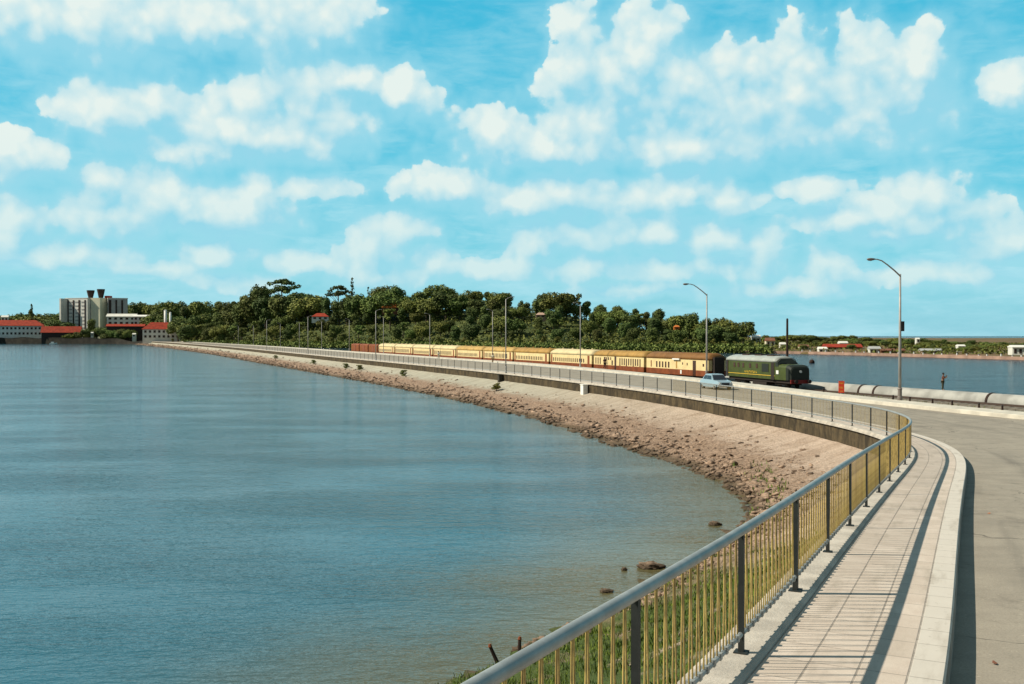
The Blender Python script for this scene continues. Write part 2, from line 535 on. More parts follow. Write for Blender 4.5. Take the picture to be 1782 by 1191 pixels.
def m_water(name, deep, shallow, amp, rough, fs=1.0):
    m = mat(name, deep, rough, spec=0.5)
    t = NT(m.node_tree)
    b = m.node_tree.nodes['Principled BSDF']
    b.inputs['IOR'].default_value = 1.33
    if fs < 1:
        b.inputs['Specular IOR Level'].default_value = 0.32
    oc = t.n('ShaderNodeTexCoord').outputs['Object']
    at = t.n('ShaderNodeAttribute', attribute_name='shore').outputs['Fac']
    wob = t.noise(oc, 0.07, 4, 0.6).outputs['Fac']
    sh = t.rng(t.math('ADD', at, t.math('MULTIPLY_ADD', wob, 10.0, -5.0)), 6.5, 16.0, 1.0, 0.0)
    patch = t.noise(t.mapping(oc, (0.010, 0.028, 1)), 1.0, 4, 0.55).outputs['Fac']
    dp = t.mix(t.rng(patch, 0.35, 0.65), rgba(deep), rgba([x * 0.7 for x in deep]))
    c = t.mix(sh, dp, rgba(shallow))
    m.node_tree.links.new(c, b.inputs['Base Color'])
    w1 = t.noise(t.mapping(oc, (0.55 * fs, 1.5 * fs, 1), (0, 0, 0), (0, 0, R(8))), 1.0, 4, 0.6, 0.3).outputs['Fac']
    w2 = t.noise(t.mapping(oc, (2.6, 5.5, 1), (5, 2, 0), (0, 0, R(-6))), 1.0, 3, 0.6, 0.2).outputs['Fac']
    w3 = t.noise(t.mapping(oc, (0.06, 0.16, 1)), 1.0, 3, 0.5).outputs['Fac']
    h = t.math('ADD', t.math('MULTIPLY', w1, 0.6), t.math('MULTIPLY', w2, 0.3))
    h = t.math('MULTIPLY', h, t.rng(w3, 0.3, 0.7, 0.45, 1.2))
    bp = t.n('ShaderNodeBump', ins={'Strength': 1.0, 'Distance': amp, 'Height': h})
    m.node_tree.links.new(bp.outputs[0], b.inputs['Normal'])
    return m


def m_land():
    m = mat('hill_ground', (0.06, 0.08, 0.02), 0.95)
    t = NT(m.node_tree)
    b = m.node_tree.nodes['Principled BSDF']
    oc = t.n('ShaderNodeTexCoord').outputs['Object']
    so = t.n('ShaderNodeSeparateXYZ', ins={0: oc})
    a = t.noise(oc, 0.035, 6, 0.65).outputs['Fac']
    f = t.noise(oc, 0.25, 5, 0.65).outputs['Fac']
    g = t.mix(t.rng(a, 0.4, 0.6), (0.035, 0.055, 0.014, 1), (0.085, 0.105, 0.028, 1))
    brown = t.mix(t.rng(a, 0.42, 0.6), (0.20, 0.11, 0.05, 1), (0.10, 0.085, 0.03, 1))
    c = t.mix(t.rng(so.outputs[0], 95, 125), g, brown)
    c = t.mix(t.math('MULTIPLY', t.rng(f, 0.45, 0.7), 0.5), c, (0.04, 0.045, 0.015, 1))
    m.node_tree.links.new(c, b.inputs['Base Color'])
    return m


def m_leaf(name, c1, c2, rnd=0.3, c3=None):
    m = mat(name, c1, 0.75, spec=0.2)
    t = NT(m.node_tree)
    b = m.node_tree.nodes['Principled BSDF']
    oc = t.n('ShaderNodeTexCoord').outputs['Object']
    oi = t.n('ShaderNodeObjectInfo')
    nz = t.noise(oc, 0.45, 4, 0.7).outputs['Fac']
    c = t.mix(t.rng(nz, 0.38, 0.62), rgba(c1), rgba(c2))
    hs = t.n('ShaderNodeHueSaturation', ins={
        'Hue': t.rng(oi.outputs['Random'], 0, 1, 0.46, 0.52, 'LINEAR'),
        'Value': t.rng(t.math('FRACT', t.math('MULTIPLY', oi.outputs['Random'], 7.3)), 0, 1, 1 - rnd, 1 + rnd, 'LINEAR'), 'Color': c})
    m.node_tree.links.new(hs.outputs[0], b.inputs['Base Color'])
    return m


M = {}
M['paving'] = m_paving()
M['road'] = m_road()
M['wall'] = m_wall()
M['bank'] = m_bank()
M['land'] = m_land()
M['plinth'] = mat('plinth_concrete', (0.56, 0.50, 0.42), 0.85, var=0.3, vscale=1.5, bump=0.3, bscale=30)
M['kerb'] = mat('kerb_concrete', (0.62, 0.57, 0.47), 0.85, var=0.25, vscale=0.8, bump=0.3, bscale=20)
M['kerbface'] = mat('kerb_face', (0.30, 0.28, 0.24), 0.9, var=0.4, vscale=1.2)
M['handrail'] = mat('handrail_grey', (0.33, 0.35, 0.34), 0.5, metal=0.2, var=0.25, vscale=4, spec=0.5)
M['post'] = mat('post_grey', (0.030, 0.034, 0.032), 0.6, metal=0.1, var=0.3, vscale=6)
M['bar'] = mat('ochre_bar', (0.56, 0.39, 0.13), 0.55, var=0.45, vscale=9, objrand=0.13)
M['lampgrey'] = mat('lamp_pole_grey', (0.42, 0.40, 0.37), 0.55, metal=0.2, var=0.25, vscale=1.0)
M['lamphead'] = mat('lamp_head', (0.20, 0.17, 0.15), 0.5, metal=0.2)
M['darkmetal'] = mat('dark_metal', (0.035, 0.03, 0.03), 0.6)
M['rock'] = mat('rubble_rock', (0.40, 0.275, 0.19), 0.95, var=0.8, vscale=1.6, bump=0.5, bscale=9)
_m = M['rock']
_t = NT(_m.node_tree)
_b = _m.node_tree.nodes['Principled BSDF']
_src = _b.inputs['Base Color'].links[0].from_socket
_z = _t.n('ShaderNodeSeparateXYZ', ins={0: _t.n('ShaderNodeNewGeometry').outputs['Position']}).outputs[2]
_m.node_tree.links.new(_t.mix(_t.math('MULTIPLY', _t.rng(_z, 0.06, 0.30, 1.0, 0.0), 0.82), _src, (0.055, 0.038, 0.022, 1)), _b.inputs['Base Color'])
M['ballast'] = mat('ballast', (0.20, 0.17, 0.13), 0.95, var=0.5, vscale=1.5, bump=0.6, bscale=8)
M['steel'] = mat('rail_steel', (0.12, 0.08, 0.06), 0.5, metal=0.6)
M['timber'] = mat('dark_timber', (0.045, 0.025, 0.018), 0.85, var=0.4, vscale=2)
M['pipe'] = mat('pipe_grey', (0.40, 0.39, 0.35), 0.75, var=0.35, vscale=0.5)
M['cream'] = mat('coach_cream', (0.80, 0.62, 0.31), 0.5, var=0.15, vscale=0.8)
M['coachred'] = mat('coach_brown', (0.24, 0.065, 0.020), 0.55, var=0.3, vscale=1.2)
M['window'] = mat('dark_glass', (0.06, 0.025, 0.015), 0.2, spec=0.5)
M['under'] = mat('underframe_black', (0.03, 0.022, 0.018), 0.8)
M['roof_brown'] = mat('roof_brown', (0.22, 0.10, 0.025), 0.65, var=0.25, vscale=0.8)
M['roof_tan'] = mat('roof_tan', (0.42, 0.24, 0.06), 0.65, var=0.3, vscale=0.6)
M['roof_cream'] = mat('roof_cream', (0.66, 0.54, 0.30), 0.65, var=0.2, vscale=0.6)
M['roof_ochre'] = mat('roof_ochre', (0.52, 0.33, 0.10), 0.65, var=0.3, vscale=0.6)
M['van'] = mat('van_red_brown', (0.26, 0.07, 0.02), 0.7, var=0.4, vscale=0.8)
M['lgreen'] = mat('loco_green', (0.066, 0.082, 0.012), 0.4, var=0.25, vscale=1.2, spec=0.5)
M['lsilver'] = mat('loco_roof_silver', (0.38, 0.40, 0.36), 0.45, var=0.15, vscale=1.0)
M['lblack'] = mat('loco_black', (0.02, 0.025, 0.018), 0.6)
M['lred'] = mat('buffer_red', (0.20, 0.02, 0.015), 0.6)
M['yellow'] = mat('yellow_paint', (0.70, 0.45, 0.05), 0.5)
M['white'] = mat('white_paint', (0.80, 0.78, 0.72), 0.6, var=0.1, vscale=1)
M['carblue'] = mat('car_blue', (0.27, 0.37, 0.42), 0.25, spec=0.6)
M['chrome'] = mat('chrome', (0.6, 0.6, 0.6), 0.2, metal=0.9)
M['tyre'] = mat('tyre', (0.02, 0.02, 0.02), 0.9)
M['glass'] = mat('car_glass', (0.02, 0.02, 0.025), 0.08, spec=0.6)
M['signred'] = mat('sign_red', (0.62, 0.05, 0.02), 0.5)
M['bwhite'] = mat('building_white', (0.72, 0.70, 0.62), 0.8, var=0.15, vscale=0.3)
M['bpale'] = mat('building_pale', (0.80, 0.78, 0.70), 0.8, var=0.15, vscale=0.2)
M['bcream'] = mat('building_cream', (0.74, 0.71, 0.52), 0.8, var=0.12, vscale=0.2)
M['bgrey'] = mat('building_grey', (0.42, 0.42, 0.40), 0.8, var=0.2, vscale=0.2)
M['bdark'] = mat('building_dark', (0.045, 0.03, 0.025), 0.8)
M['redroof'] = mat('red_tile_roof', (0.36, 0.04, 0.014), 0.8, var=0.35, vscale=0.5)
M['orangeroof'] = mat('orange_tile_roof', (0.62, 0.17, 0.03), 0.8, var=0.3, vscale=0.5)
M['brownroof'] = mat('brown_roof', (0.22, 0.09, 0.05), 0.8, var=0.3, vscale=0.5)
M['pinkwall'] = mat('pink_wall', (0.50, 0.33, 0.24), 0.8, var=0.2, vscale=0.3)
M['seawall'] = mat('sea_wall_dark', (0.05, 0.042, 0.03), 0.9, var=0.5, vscale=0.3)
M['seawallpale'] = mat('sea_wall_pale', (0.42, 0.27, 0.20), 0.9, var=0.4, vscale=0.2)
M['bark'] = mat('bark', (0.10, 0.075, 0.05), 0.9, var=0.4, vscale=2)
M['palebark'] = mat('pale_bark', (0.30, 0.26, 0.2), 0.9, var=0.4, vscale=2)
M['leafdark'] = m_leaf('leaf_dark', (0.128, 0.168, 0.042), (0.068, 0.094, 0.027), 0.28)
M['leafmid'] = m_leaf('leaf_mid', (0.165, 0.205, 0.045), (0.082, 0.112, 0.028), 0.28)
M['leafpale'] = m_leaf('leaf_pale', (0.13, 0.14, 0.05), (0.07, 0.085, 0.03), 0.2)
M['scrub'] = m_leaf('leaf_scrub', (0.18, 0.20, 0.04), (0.075, 0.092, 0.022), 0.1)
M['grass'] = m_leaf('grass_blade', (0.15, 0.20, 0.03), (0.07, 0.11, 0.015), 0.1)
M['skin'] = mat('skin', (0.26, 0.14, 0.08), 0.6)
M['hair'] = mat('hair_black', (0.012, 0.01, 0.01), 0.6)


# ------------------------------------------------------------------ the curves the causeway follows
def catmull(pts, step):
    pts = np.array(pts, float)
    d = np.r_[0, np.cumsum(np.linalg.norm(np.diff(pts, axis=0), axis=1) ** 0.5)]
    out = []
    n = len(pts)
    tan = np.zeros_like(pts)
    for i in range(n):
        a, b = max(i - 1, 0), min(i + 1, n - 1)
        tan[i] = (pts[b] - pts[a]) / (d[b] - d[a])
    for i in range(n - 1):
        h = d[i + 1] - d[i]
        for u in np.linspace(0, 1, 60, endpoint=False):
            h00, h10, h01, h11 = 2*u**3-3*u**2+1, u**3-2*u**2+u, -2*u**3+3*u**2, u**3-u**2
            out.append(h00*pts[i] + h10*h*tan[i] + h01*pts[i+1] + h11*h*tan[i+1])
    out.append(pts[-1])
    out = np.array(out)
    s = np.r_[0, np.cumsum(np.linalg.norm(np.diff(out, axis=0), axis=1))]
    ss = np.arange(0, s[-1], step)
    return np.c_[np.interp(ss, s, out[:, 0]), np.interp(ss, s, out[:, 1])]


class Path:
    def __init__(self, pts, step=0.5, smooth=0):
        p = catmull(pts, step)
        for _ in range(smooth):
            q = p.copy()
            q[1:-1] = (p[:-2] + 2 * p[1:-1] + p[2:]) / 4
            p = q
        self.p = p
        self.s = np.r_[0, np.cumsum(np.linalg.norm(np.diff(p, axis=0), axis=1))]
        t = np.gradient(p, axis=0)
        t /= np.linalg.norm(t, axis=1)[:, None]
        self.t = t
        self.n = np.c_[t[:, 1], -t[:, 0]]

    def at(self, s):
        f = lambda a: np.interp(s, self.s, a)
        p = np.array([f(self.p[:, 0]), f(self.p[:, 1])])
        n = np.array([f(self.n[:, 0]), f(self.n[:, 1])])
        n = n / np.linalg.norm(n)
        return p, n

    def s_of_y(self, y):
        return float(np.interp(y, self.p[:, 1], self.s))

    def x_of_y(self, y, off=0.0):
        q = self.p + self.n * off
        return np.interp(y, q[:, 1], q[:, 0])


LP = Path([(-13, -21), (-7.5, -10), (-2.5, 0), (-.22, 4.6), (2.24, 9.43), (4.86, 15.0), (7.3, 20.2), (10.15, 26.2), (12.55, 31.2), (14.7, 35.9),
           (16.4, 40.4), (17.6, 45.3), (18.15, 50.2), (18.1, 55.4), (17.6, 61), (16.65, 66.5), (13.0, 84), (8.1, 100), (-.8, 126),
           (-18.5, 170), (-40, 221), (-77, 310), (-115, 400), (-196, 580), (-288, 775)], 0.5, 40)
ZY = [-30, -10, 4.6, 9.43, 11.6, 15.1, 20, 26, 31.2, 36, 42, 50, 57, 900]
ZZ = [6.3, 5.4, 4.70, 4.49, 4.40, 4.23, 3.98, 3.66, 3.39, 3.15, 2.92, 2.74, 2.65, 2.65]
_yy = np.linspace(-30, 900, 3000)
_zz = np.interp(_yy, ZY, ZZ)
for _ in range(60):
    _zz[1:-1] = (_zz[:-2] + 2 * _zz[1:-1] + _zz[2:]) / 4
def zs(y):
    return np.interp(y, _yy, _zz)

op = [(78, 8), (60, 28), (46, 42.5), (37.4, 53.5), (33, 62.5), (29.4, 74.5), (26.4, 88), (21.0, 114)]
for sy in (160, 215, 280, 360, 480, 620, 770):
    p_, n_ = LP.at(LP.s_of_y(sy))
    op.append(tuple(p_ + n_ * 21.0))
OP = Path(op, 0.5, 60)
KERB_W = 1.8
RW = 2.3


def samples(path, s0, s1, f=0.012, lo=0.4, hi=8.0):
    out, s = [], s0
    while s < s1:
        out.append(s)
        y = max(0.0, path.at(s)[0][1])
        s += min(hi, max(lo, f * y * 1.6))
    out.append(s1)
    return out


def sweep(path, ss, prof, zf, uvv=None):
    """prof: list of (offset, dz) or function(s)->list; zf(y)->z"""
    rows, uvs = [], []
    for s in ss:
        p, n = path.at(s)
        z = float(zf(p[1]))
        pr = prof(s, p) if callable(prof) else prof
        rows.append([(p[0] + n[0] * o, p[1] + n[1] * o, z + dz) for o, dz in pr])
        uvs.append([(s, (uvv[j] if uvv else pr[j][0])) for j in range(len(pr))])
    return rows, uvs


SEND = LP.s[-1]
ssL = samples(LP, 0.5, SEND)
# footpath (flags and kerb top), plinth, kerb face
rows, uvs = sweep(LP, ssL, [(0.205, 0.0), (0.6, 0.0), (1.05, 0.0), (1.49, 0.0), (KERB_W - .02, 0.0), (KERB_W, -0.02)], zs)
tag(MB().strip(rows, uvs).build('footpath', M['paving'], fixn=False), 'pale paved footpath curving along the railing', kind='structure')
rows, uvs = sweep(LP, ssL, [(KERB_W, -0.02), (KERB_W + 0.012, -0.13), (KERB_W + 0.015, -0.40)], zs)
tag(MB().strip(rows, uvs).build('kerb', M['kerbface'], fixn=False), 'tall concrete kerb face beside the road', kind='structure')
rows, uvs = sweep(LP, ssL, [(-0.27, -0.10), (-0.27, 0.018), (-0.25, 0.035), (0.16, 0.035), (0.19, 0.02), (0.205, -0.002)], zs)
tag(MB().strip(rows, uvs).build('path_edging', M['plinth'], fixn=False), 'smooth concrete edging strip under the railing posts', kind='structure')

# dark stained retaining wall under the path
def wallh(y):
    return float(np.interp(y, [0, 22, 32, 900], [0.35, 0.45, 1.0, 1.0]))
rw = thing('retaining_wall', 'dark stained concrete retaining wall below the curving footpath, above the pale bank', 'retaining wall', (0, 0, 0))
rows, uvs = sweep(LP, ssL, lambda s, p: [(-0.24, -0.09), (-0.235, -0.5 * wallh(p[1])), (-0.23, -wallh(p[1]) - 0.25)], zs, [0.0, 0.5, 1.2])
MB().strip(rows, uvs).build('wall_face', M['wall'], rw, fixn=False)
rows, uvs = sweep(LP, ssL, [(-0.36, -0.13), (-0.36, -0.05), (-0.26, -0.04)], zs)
MB().strip(rows, uvs).build('coping', M['plinth'], rw, fixn=False)

# bank down to the water
def fb(x, y, seed, sc):
    a = np.sin(x * sc * 1.3 + seed) * np.cos(y * sc * 0.9 + seed * 2.1) + 0.5 * np.sin(x * sc * 2.9 + y * sc * 2.3 + seed)
    return a / 1.5
NB = 36
from mathutils import noise as mnoise
BWY = [0, 12, 17, 24, 32, 38, 46, 56, 70, 900]
BWW = [9, 8.6, 8.2, 6.5, 5.9, 5.9, 6.7, 7.8, 9.2, 9.8]
def bankprof(s, p):
    w = wallh(p[1])
    z0 = float(zs(p[1])) - w
    bw = float(np.interp(p[1], BWY, BWW))
    out = []
    for j in range(NB + 1):
        u = j / NB
        o = -0.23 - u * 14.0
        # z measured from zs
        k = min(1.0, u * 14.0 / bw)
        z = z0 * (1 - k) ** 1.0 * (1 - 0.22 * math.sin(math.pi * k)) if k < 1 else -(u * 14.0 - bw) * 0.25
        if 0 < j:
            amp = 0.04 + 0.22 * max(0, min(k, 1) - 0.4)
            q = fb(p[0] + o, p[1] - o * 0.6, 1.7, 0.9) * 0.6 + fb(p[0] * 1.1 + o, p[1] + o, 4.1, 2.7) * 0.5
            z += amp * q
        if p[1] < 240:
            am2 = 0.03 + 0.20 * max(0.0, min(1.0, (min(k, 1.0) - 0.28) * 2.2)) * min(1.0, (240 - p[1]) / 120)
            z += am2 * mnoise.fractal((p[0] + o * 0.95, p[1] + o * 0.3, 0.0), 0.9, 2.1, 4)
        out.append((o, z - float(zs(p[1]))))
    return out
ssB = samples(LP, 0.5, SEND, 0.010, 0.4, 6.0)
rows, uvs = sweep(LP, ssB, bankprof, zs, [j / NB * 1.5 for j in range(NB + 1)])
tag(MB().strip(rows, uvs).build('sea_bank', M['bank'], smooth=True, fixn=False), 'pale stone faced bank sloping from the wall to the water', kind='structure')

# road
Ys = []
y = -20.0
while y < 770:
    Ys.append(y)
    y += min(8, max(0.8, 0.02 * abs(y)))
rows, uvs = [], []
for y in Ys:
    xk = float(LP.x_of_y(y, KERB_W + 0.01))
    xo = float(OP.x_of_y(y, -RW)) if y > 6 else float(OP.x_of_y(6, -RW))
    sk = LP.s_of_y(y)
    yk = LP.at(sk)[0][1]
    # height at the left kerb, taken from the path point abreast of it
    q = LP.p + LP.n * KERB_W
    zk = float(zs(np.interp(y, q[:, 1], LP.p[:, 1]))) - 0.27
    zo = 2.65 - 0.27 + max(0.0, (zk - 2.38)) * (1.0 if y < 40 else max(0, 1 - (y - 40) / 20))
    r_, u_ = [], []
    for k in range(13):
        f = k / 12
        r_.append((xk + (xo - xk) * f, y, zk + (zo - zk) * f + 0.06 * math.sin(math.pi * f)))
        u_.append((y, (xo - xk) * f))
    rows.append(r_)
    uvs.append(u_)
tag(MB().strip(rows, uvs).build('road', M['road'], smooth=True, fixn=False), 'sun bleached two lane road curving onto the causeway', kind='structure')

# right pavement with its kerb and the low wall behind
ssO = samples(OP, OP.s_of_y(24), OP.s[-1])
rows, uvs = sweep(OP, ssO, [(-RW - 0.02, -0.40), (-RW, -0.03), (-RW + 0.05, 0.0), (-0.9, 0.012), (0.0, 0.0)], lambda y: 2.65)
tag(MB().strip(rows, uvs).build('pavement', M['kerb'], smooth=False, fixn=False), 'pale concrete pavement along the railway side of the road', kind='structure')
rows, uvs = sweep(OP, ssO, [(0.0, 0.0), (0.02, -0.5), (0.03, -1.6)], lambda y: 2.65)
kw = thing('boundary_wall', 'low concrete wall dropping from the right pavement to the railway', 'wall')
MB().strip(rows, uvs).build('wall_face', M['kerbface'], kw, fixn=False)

# ------------------------------------------------------------------ railway line
T0 = np.array([26.7, 126.0])
TD = np.array([0.390, -0.9208])          # towards the viewer
TN = np.array([0.9208, 0.390])           # seaward
RAILZ = 1.45
def tp(t, off=0.0):
    p = T0 - TD * t + TN * off
    return p
rows = []
Yb = [20, 40, 55, 70, 85, 100, 115, 130, 150, 175, 200, 250, 300, 400, 500, 600, 770]
for y in Yb:
    xo = float(OP.x_of_y(y)) + 0.02
    xt = T0[0] + (T0[1] - y) * TD[0] / -TD[1]
    xs_ = [xo, max(xo + .5, xt - 2.4), xt - 1.9, xt + 1.9, xt + 3.6, xt + 8.2, xt + 10.5, xt + 14]
    zz_ = [1.25, 1.22, 1.36, 1.36, 0.45, 0.25, -0.2, -1.5]
    rows.append([(a, y, b) for a, b in zip(xs_, zz_)])
tag(MB().strip(rows).build('railway_ground', M['ballast'], smooth=False, fixn=False), 'stony ground carrying the railway beside the road', kind='structure')
tr = thing('railway_track', 'single railway track on ballast beyond the right pavement', 'railway track')
for sgn in (-1, 1):
    mb = MB()
    a, b = tp(-85, sgn * 0.53), tp(640, sgn * 0.53)
    mb.box(((a[0] + b[0]) / 2, (a[1] + b[1]) / 2, RAILZ - 0.05), (725, 0.07, 0.12), math.atan2(b[1] - a[1], b[0] - a[0]))
    mb.build('rail', M['steel'], tr)
mb = MB()
for k in range(160):
    p_ = tp(-85 + k * 0.75)
    mb.box((p_[0], p_[1], RAILZ - 0.13), (0.22, 1.9, 0.1), math.atan2(TD[1], TD[0]))
tag(mb.build('sleepers', M['timber'], tr), kind='stuff')

# ------------------------------------------------------------------ water
def grid_axis(lo, hi, fine_lo, fine_hi, step, grow=1.18):
    a = list(np.arange(fine_lo, fine_hi + 1e-6, step))
    s = step
    x = a[-1]
    while x < hi:
        s *= grow
        x += s
        a.append(min(x, hi))
    s, x = step, a[0]
    b = []
    while x > lo:
        s *= grow
        x -= s
        b.append(max(x, lo))
    return np.array(b[::-1] + a)
gx = grid_axis(-4000, 4000, -60, 24, 2.5)
gy = grid_axis(-600, 6000, -10, 200, 2.5)
GX, GY = np.meshgrid(gx, gy)
Lp = LP.p[::4]
def shore_dist(X, Y):
    out = np.full(X.shape, 1e9)
    for p in Lp:
        out = np.minimum(out, (X - p[0]) ** 2 + (Y - p[1]) ** 2)
    return np.sqrt(out)
SD = shore_dist(GX, GY)
midx = lambda y: np.interp(y, LP.p[:, 1], LP.p[:, 0]) + np.interp(y, [-600, 20, 110, 800], [40, 12, 12, 12])
nx, ny = len(gx), len(gy)
ii, jj = np.meshgrid(np.arange(nx - 1), np.arange(ny - 1))
q = np.stack([jj * nx + ii, jj * nx + ii + 1, (jj + 1) * nx + ii + 1, (jj + 1) * nx + ii], -1).reshape(-1, 4)
cx = (GX[:-1, :-1] + GX[1:, 1:]).ravel() / 2
cy = (GY[:-1, :-1] + GY[1:, 1:]).ravel() / 2
left = cx < midx(cy)
M['water_l'] = m_water('strait_water', (0.030, 0.118, 0.160), (0.120, 0.103, 0.045), 0.14, 0.09)
M['water_r'] = m_water('windy_water', (0.002, 0.020, 0.042), (0.002, 0.020, 0.042), 6.0, 0.15, 0.2)
for nm, mk, mm, lb in (('water', left, 'water_l', 'calm blue grey strait water left of the causeway'),
                       ('water', ~left, 'water_r', 'wind ruffled deep blue water right of the causeway')):
    fs = q[mk]
    used, inv = np.unique(fs, return_inverse=True)
    vs = np.stack([GX.ravel()[used], GY.ravel()[used], np.zeros(len(used))], -1)
    o = np_mesh(nm, vs, inv.reshape(-1, 4), M[mm], smooth=True)
    at = o.data.attributes.new('shore', 'FLOAT', 'POINT')
    at.data.foreach_set('value', SD.ravel()[used].astype(np.float32))
    tag(o, lb, kind='structure')

# ------------------------------------------------------------------ land beyond
SHX = [-2500, -545, -435, -379, -325, -292, -230, -96, 2, 97, 115, 140, 154, 178, 240, 380, 900]
SHY = [1100, 850, 830, 815, 800, 778, 690, 560, 470, 403, 391, 335, 294, 250, 170, 60, -300]
def ysh(x):
    return np.interp(x, SHX, SHY)
HP = [-900, -300, 0, 110, 220, 330, 420, 480, 600, 700, 780, 880, 960, 1040, 1100, 1180, 1250, 1300, 1340, 1400, 1782, 2600]
HZ = [6, 6, 8, 12, 22, 20, 22, 24, 23, 23, 23, 21, 20, 14, 11, 7, 4.5, 3, 2.2, 2.0, 1.2, 1.4]
def terr(x, y):
    px = 891 + 1700 * x / np.maximum(y, 50)
    t = (y - ysh(x))
    hc = np.interp(px, HP, HZ)
    ramp = np.interp(px, [0, 200, 300, 1300, 1400], [260, 240, 130, 120, 110])
    k = np.clip((t - 6) / ramp, 0, 1)
    k = k * k * (3 - 2 * k)
    return 1.6 - 0.7 * (np.clip((px - 1300) / 100, 0, 1)) + (hc - 1.0) * k + 0.5 * np.sin(x * 0.05) * np.cos(y * 0.043) * k
def shore_d(px):
    r = (px - 891) / 1700
    ys = np.linspace(150, 1300, 4000)
    f = ys - ysh(r * ys)
    i = int(np.argmax(f > 0))
    return float(ys[i])
lx = grid_axis(-2500, 1500, -480, 260, 9.0, 1.25)
lt = np.r_[[-4.0, 0.0, 0.3], np.arange(6, 300, 8), np.arange(320, 900, 60), [1200, 2200]]
rows = []
for x in lx:
    r_ = []
    for k, t in enumerate(lt):
        yv = float(ysh(x)) + t
        zv = -2.0 if k == 0 else (-0.6 if k == 1 else float(terr(x, yv)))
        r_.append((x, yv, zv))
    rows.append(r_)
tag(MB().strip(rows).build('hill', M['land'], smooth=True, fixn=False), 'wooded hill and low shore beyond the causeway', kind='structure')

# ------------------------------------------------------------------ railing
NP_ = 0
s_p1 = LP.s_of_y(9.43)
rail = thing('railing', 'long metal railing with grey handrail and ochre bars curving along the footpath', 'railing', (2.24, 9.43, 4.49))
RH = 1.265
ss = samples(LP, 1.0, LP.s_of_y(560), 0.012, 0.4, 6)
mb = MB()
pts = []
for s in ss:
    p, n = LP.at(s)
    pts.append((p[0], p[1], float(zs(p[1])) + RH - 0.05))
mb.tube(pts, [float(np.interp(b, [40, 75], [0.046, 0.030])) for a, b, c in pts], 12)
mb.build('handrail', M['handrail'], rail, smooth=True, world=True)
mb = MB()
pts = [(a, b, c - (RH - 0.05) + 0.215) for a, b, c in pts if b < 330]
mb.tube(pts, 0.026, 8)
BSP = 3.06 / 14
for k in range(-60, 160):
    s = s_p1 + k * BSP
    if k % 14 == 0 or s < 1:
        continue
    p, n = LP.at(s)
    mb.box((p[0], p[1], float(zs(p[1])) + 0.225), (0.06, 0.062, 0.062), math.atan2(-n[0], n[1]))
mb.build('bottom_rail', M['handrail'], rail, smooth=False, world=True)
# posts
pm = MB().box((0, 0, RH / 2 - 0.03), (0.052, 0.052, RH - 0.08)).box((0, 0, 0.04), (0.13, 0.13, 0.02)).build('post', M['post'], rail)
pthick = MB().box((0, 0, RH / 2 - 0.03), (0.092, 0.060, RH - 0.08)).box((0, 0, 0.04), (0.18, 0.15, 0.02)).build('post', M['post'], rail)
first = {id(pm): True, id(pthick): True}
def put(o, s, dz=0.0):
    p, n = LP.at(s)
    if first.get(id(o)):
        c = o
        first[id(o)] = False
    else:
        c = o.copy()
        COL.objects.link(c)
    c.parent = rail
    c.location = Vector((p[0], p[1], float(zs(p[1])) + dz)) - rail.location
    c.rotation_euler = (0, 0, math.atan2(n[0], -n[1]) + math.pi)
    return c
rest = MB()
kpost = 0
for k in range(-4, 190):
    s = s_p1 + 3.06 * k
    if s < 1.0:
        continue
    if kpost < 100:
        put(pthick if k == 1 else pm, s, 0.0)
        kpost += 1
    else:
        p, n = LP.at(s)
        if p[1] < 560:
            rest.box((p[0], p[1], float(zs(p[1])) + RH / 2), (0.07, 0.07, RH - 0.05))
tag(rest.build('far_posts', M['post'], rail, world=True), kind='stuff')
# bars: bent rod pairs joined under the handrail
bar = MB().tube([(-0.012, 0.0, 1.17), (-0.022, 0.0, 0.9), (-0.060, 0.0, 0.22)], 0.0075, 6).tube([(0.012, 0.0, 1.17), (0.018, 0.0, 0.9), (0.050, 0.0, 0.22)], 0.0075, 6)
bar = bar.build('baluster', M['bar'], rail)
first[id(bar)] = True
rest = MB()
nb = 0
k = -40
while True:
    s = s_p1 + k * BSP
    k += 1
    if s < LP.s_of_y(3.6) or (k - 1) % 14 == 0:
        continue
    p, n = LP.at(s)
    if p[1] > 82:
        break
    if nb < 100:
        put(bar, s)
        nb += 1
    else:
        z = float(zs(p[1]))
        rz = math.atan2(-n[0], n[1])
        t = np.array([n[1], -n[0]]) * -0.022
        for sg in ((-1, 1) if p[1] < 44 else (0,)):
            rest.box((p[0] + sg * t[0], p[1] + sg * t[1], z + 0.7), (0.014, 0.014, 0.98), rz)
tag(rest.build('far_balusters', M['bar'], rail, world=True), kind='stuff')

# ------------------------------------------------------------------ bank furniture
def at_px(px, path=LP, off=0.0):
    q = path.p + path.n * off
    v = 891 + 1700 * q[:, 0] / np.maximum(q[:, 1], 1)
    idx = np.nonzero((q[:, 1] > 52))[0]
    i = idx[int(np.argmin(np.abs(v[idx] - px)))]
    return q[i], path.t[i], path.n[i], path.s[i]
def wall_block(px, m, label, h=1.45, w=0.75):
    q_, t_, n_, s_ = at_px(px)
    z = 2.65
    c = q_ - n_ * 0.62
    o = thing('wall_buttress', label, 'buttress', (c[0], c[1], z - 1.75), math.atan2(t_[1], t_[0]))
    MB().box((0, 0, h / 2 + 0.1), (w, 0.5, h), 0).build('pier', M[m], o)
    MB().box((0, 0, h + 0.14), (w + 0.1, 0.58, 0.08), 0).build('cap', M[m], o)
wall_block(1026, 'white', 'small white concrete buttress on the dark retaining wall')
wall_block(878, 'seawall', 'dark buttress under the lamp on the retaining wall', 1.4, 0.6)

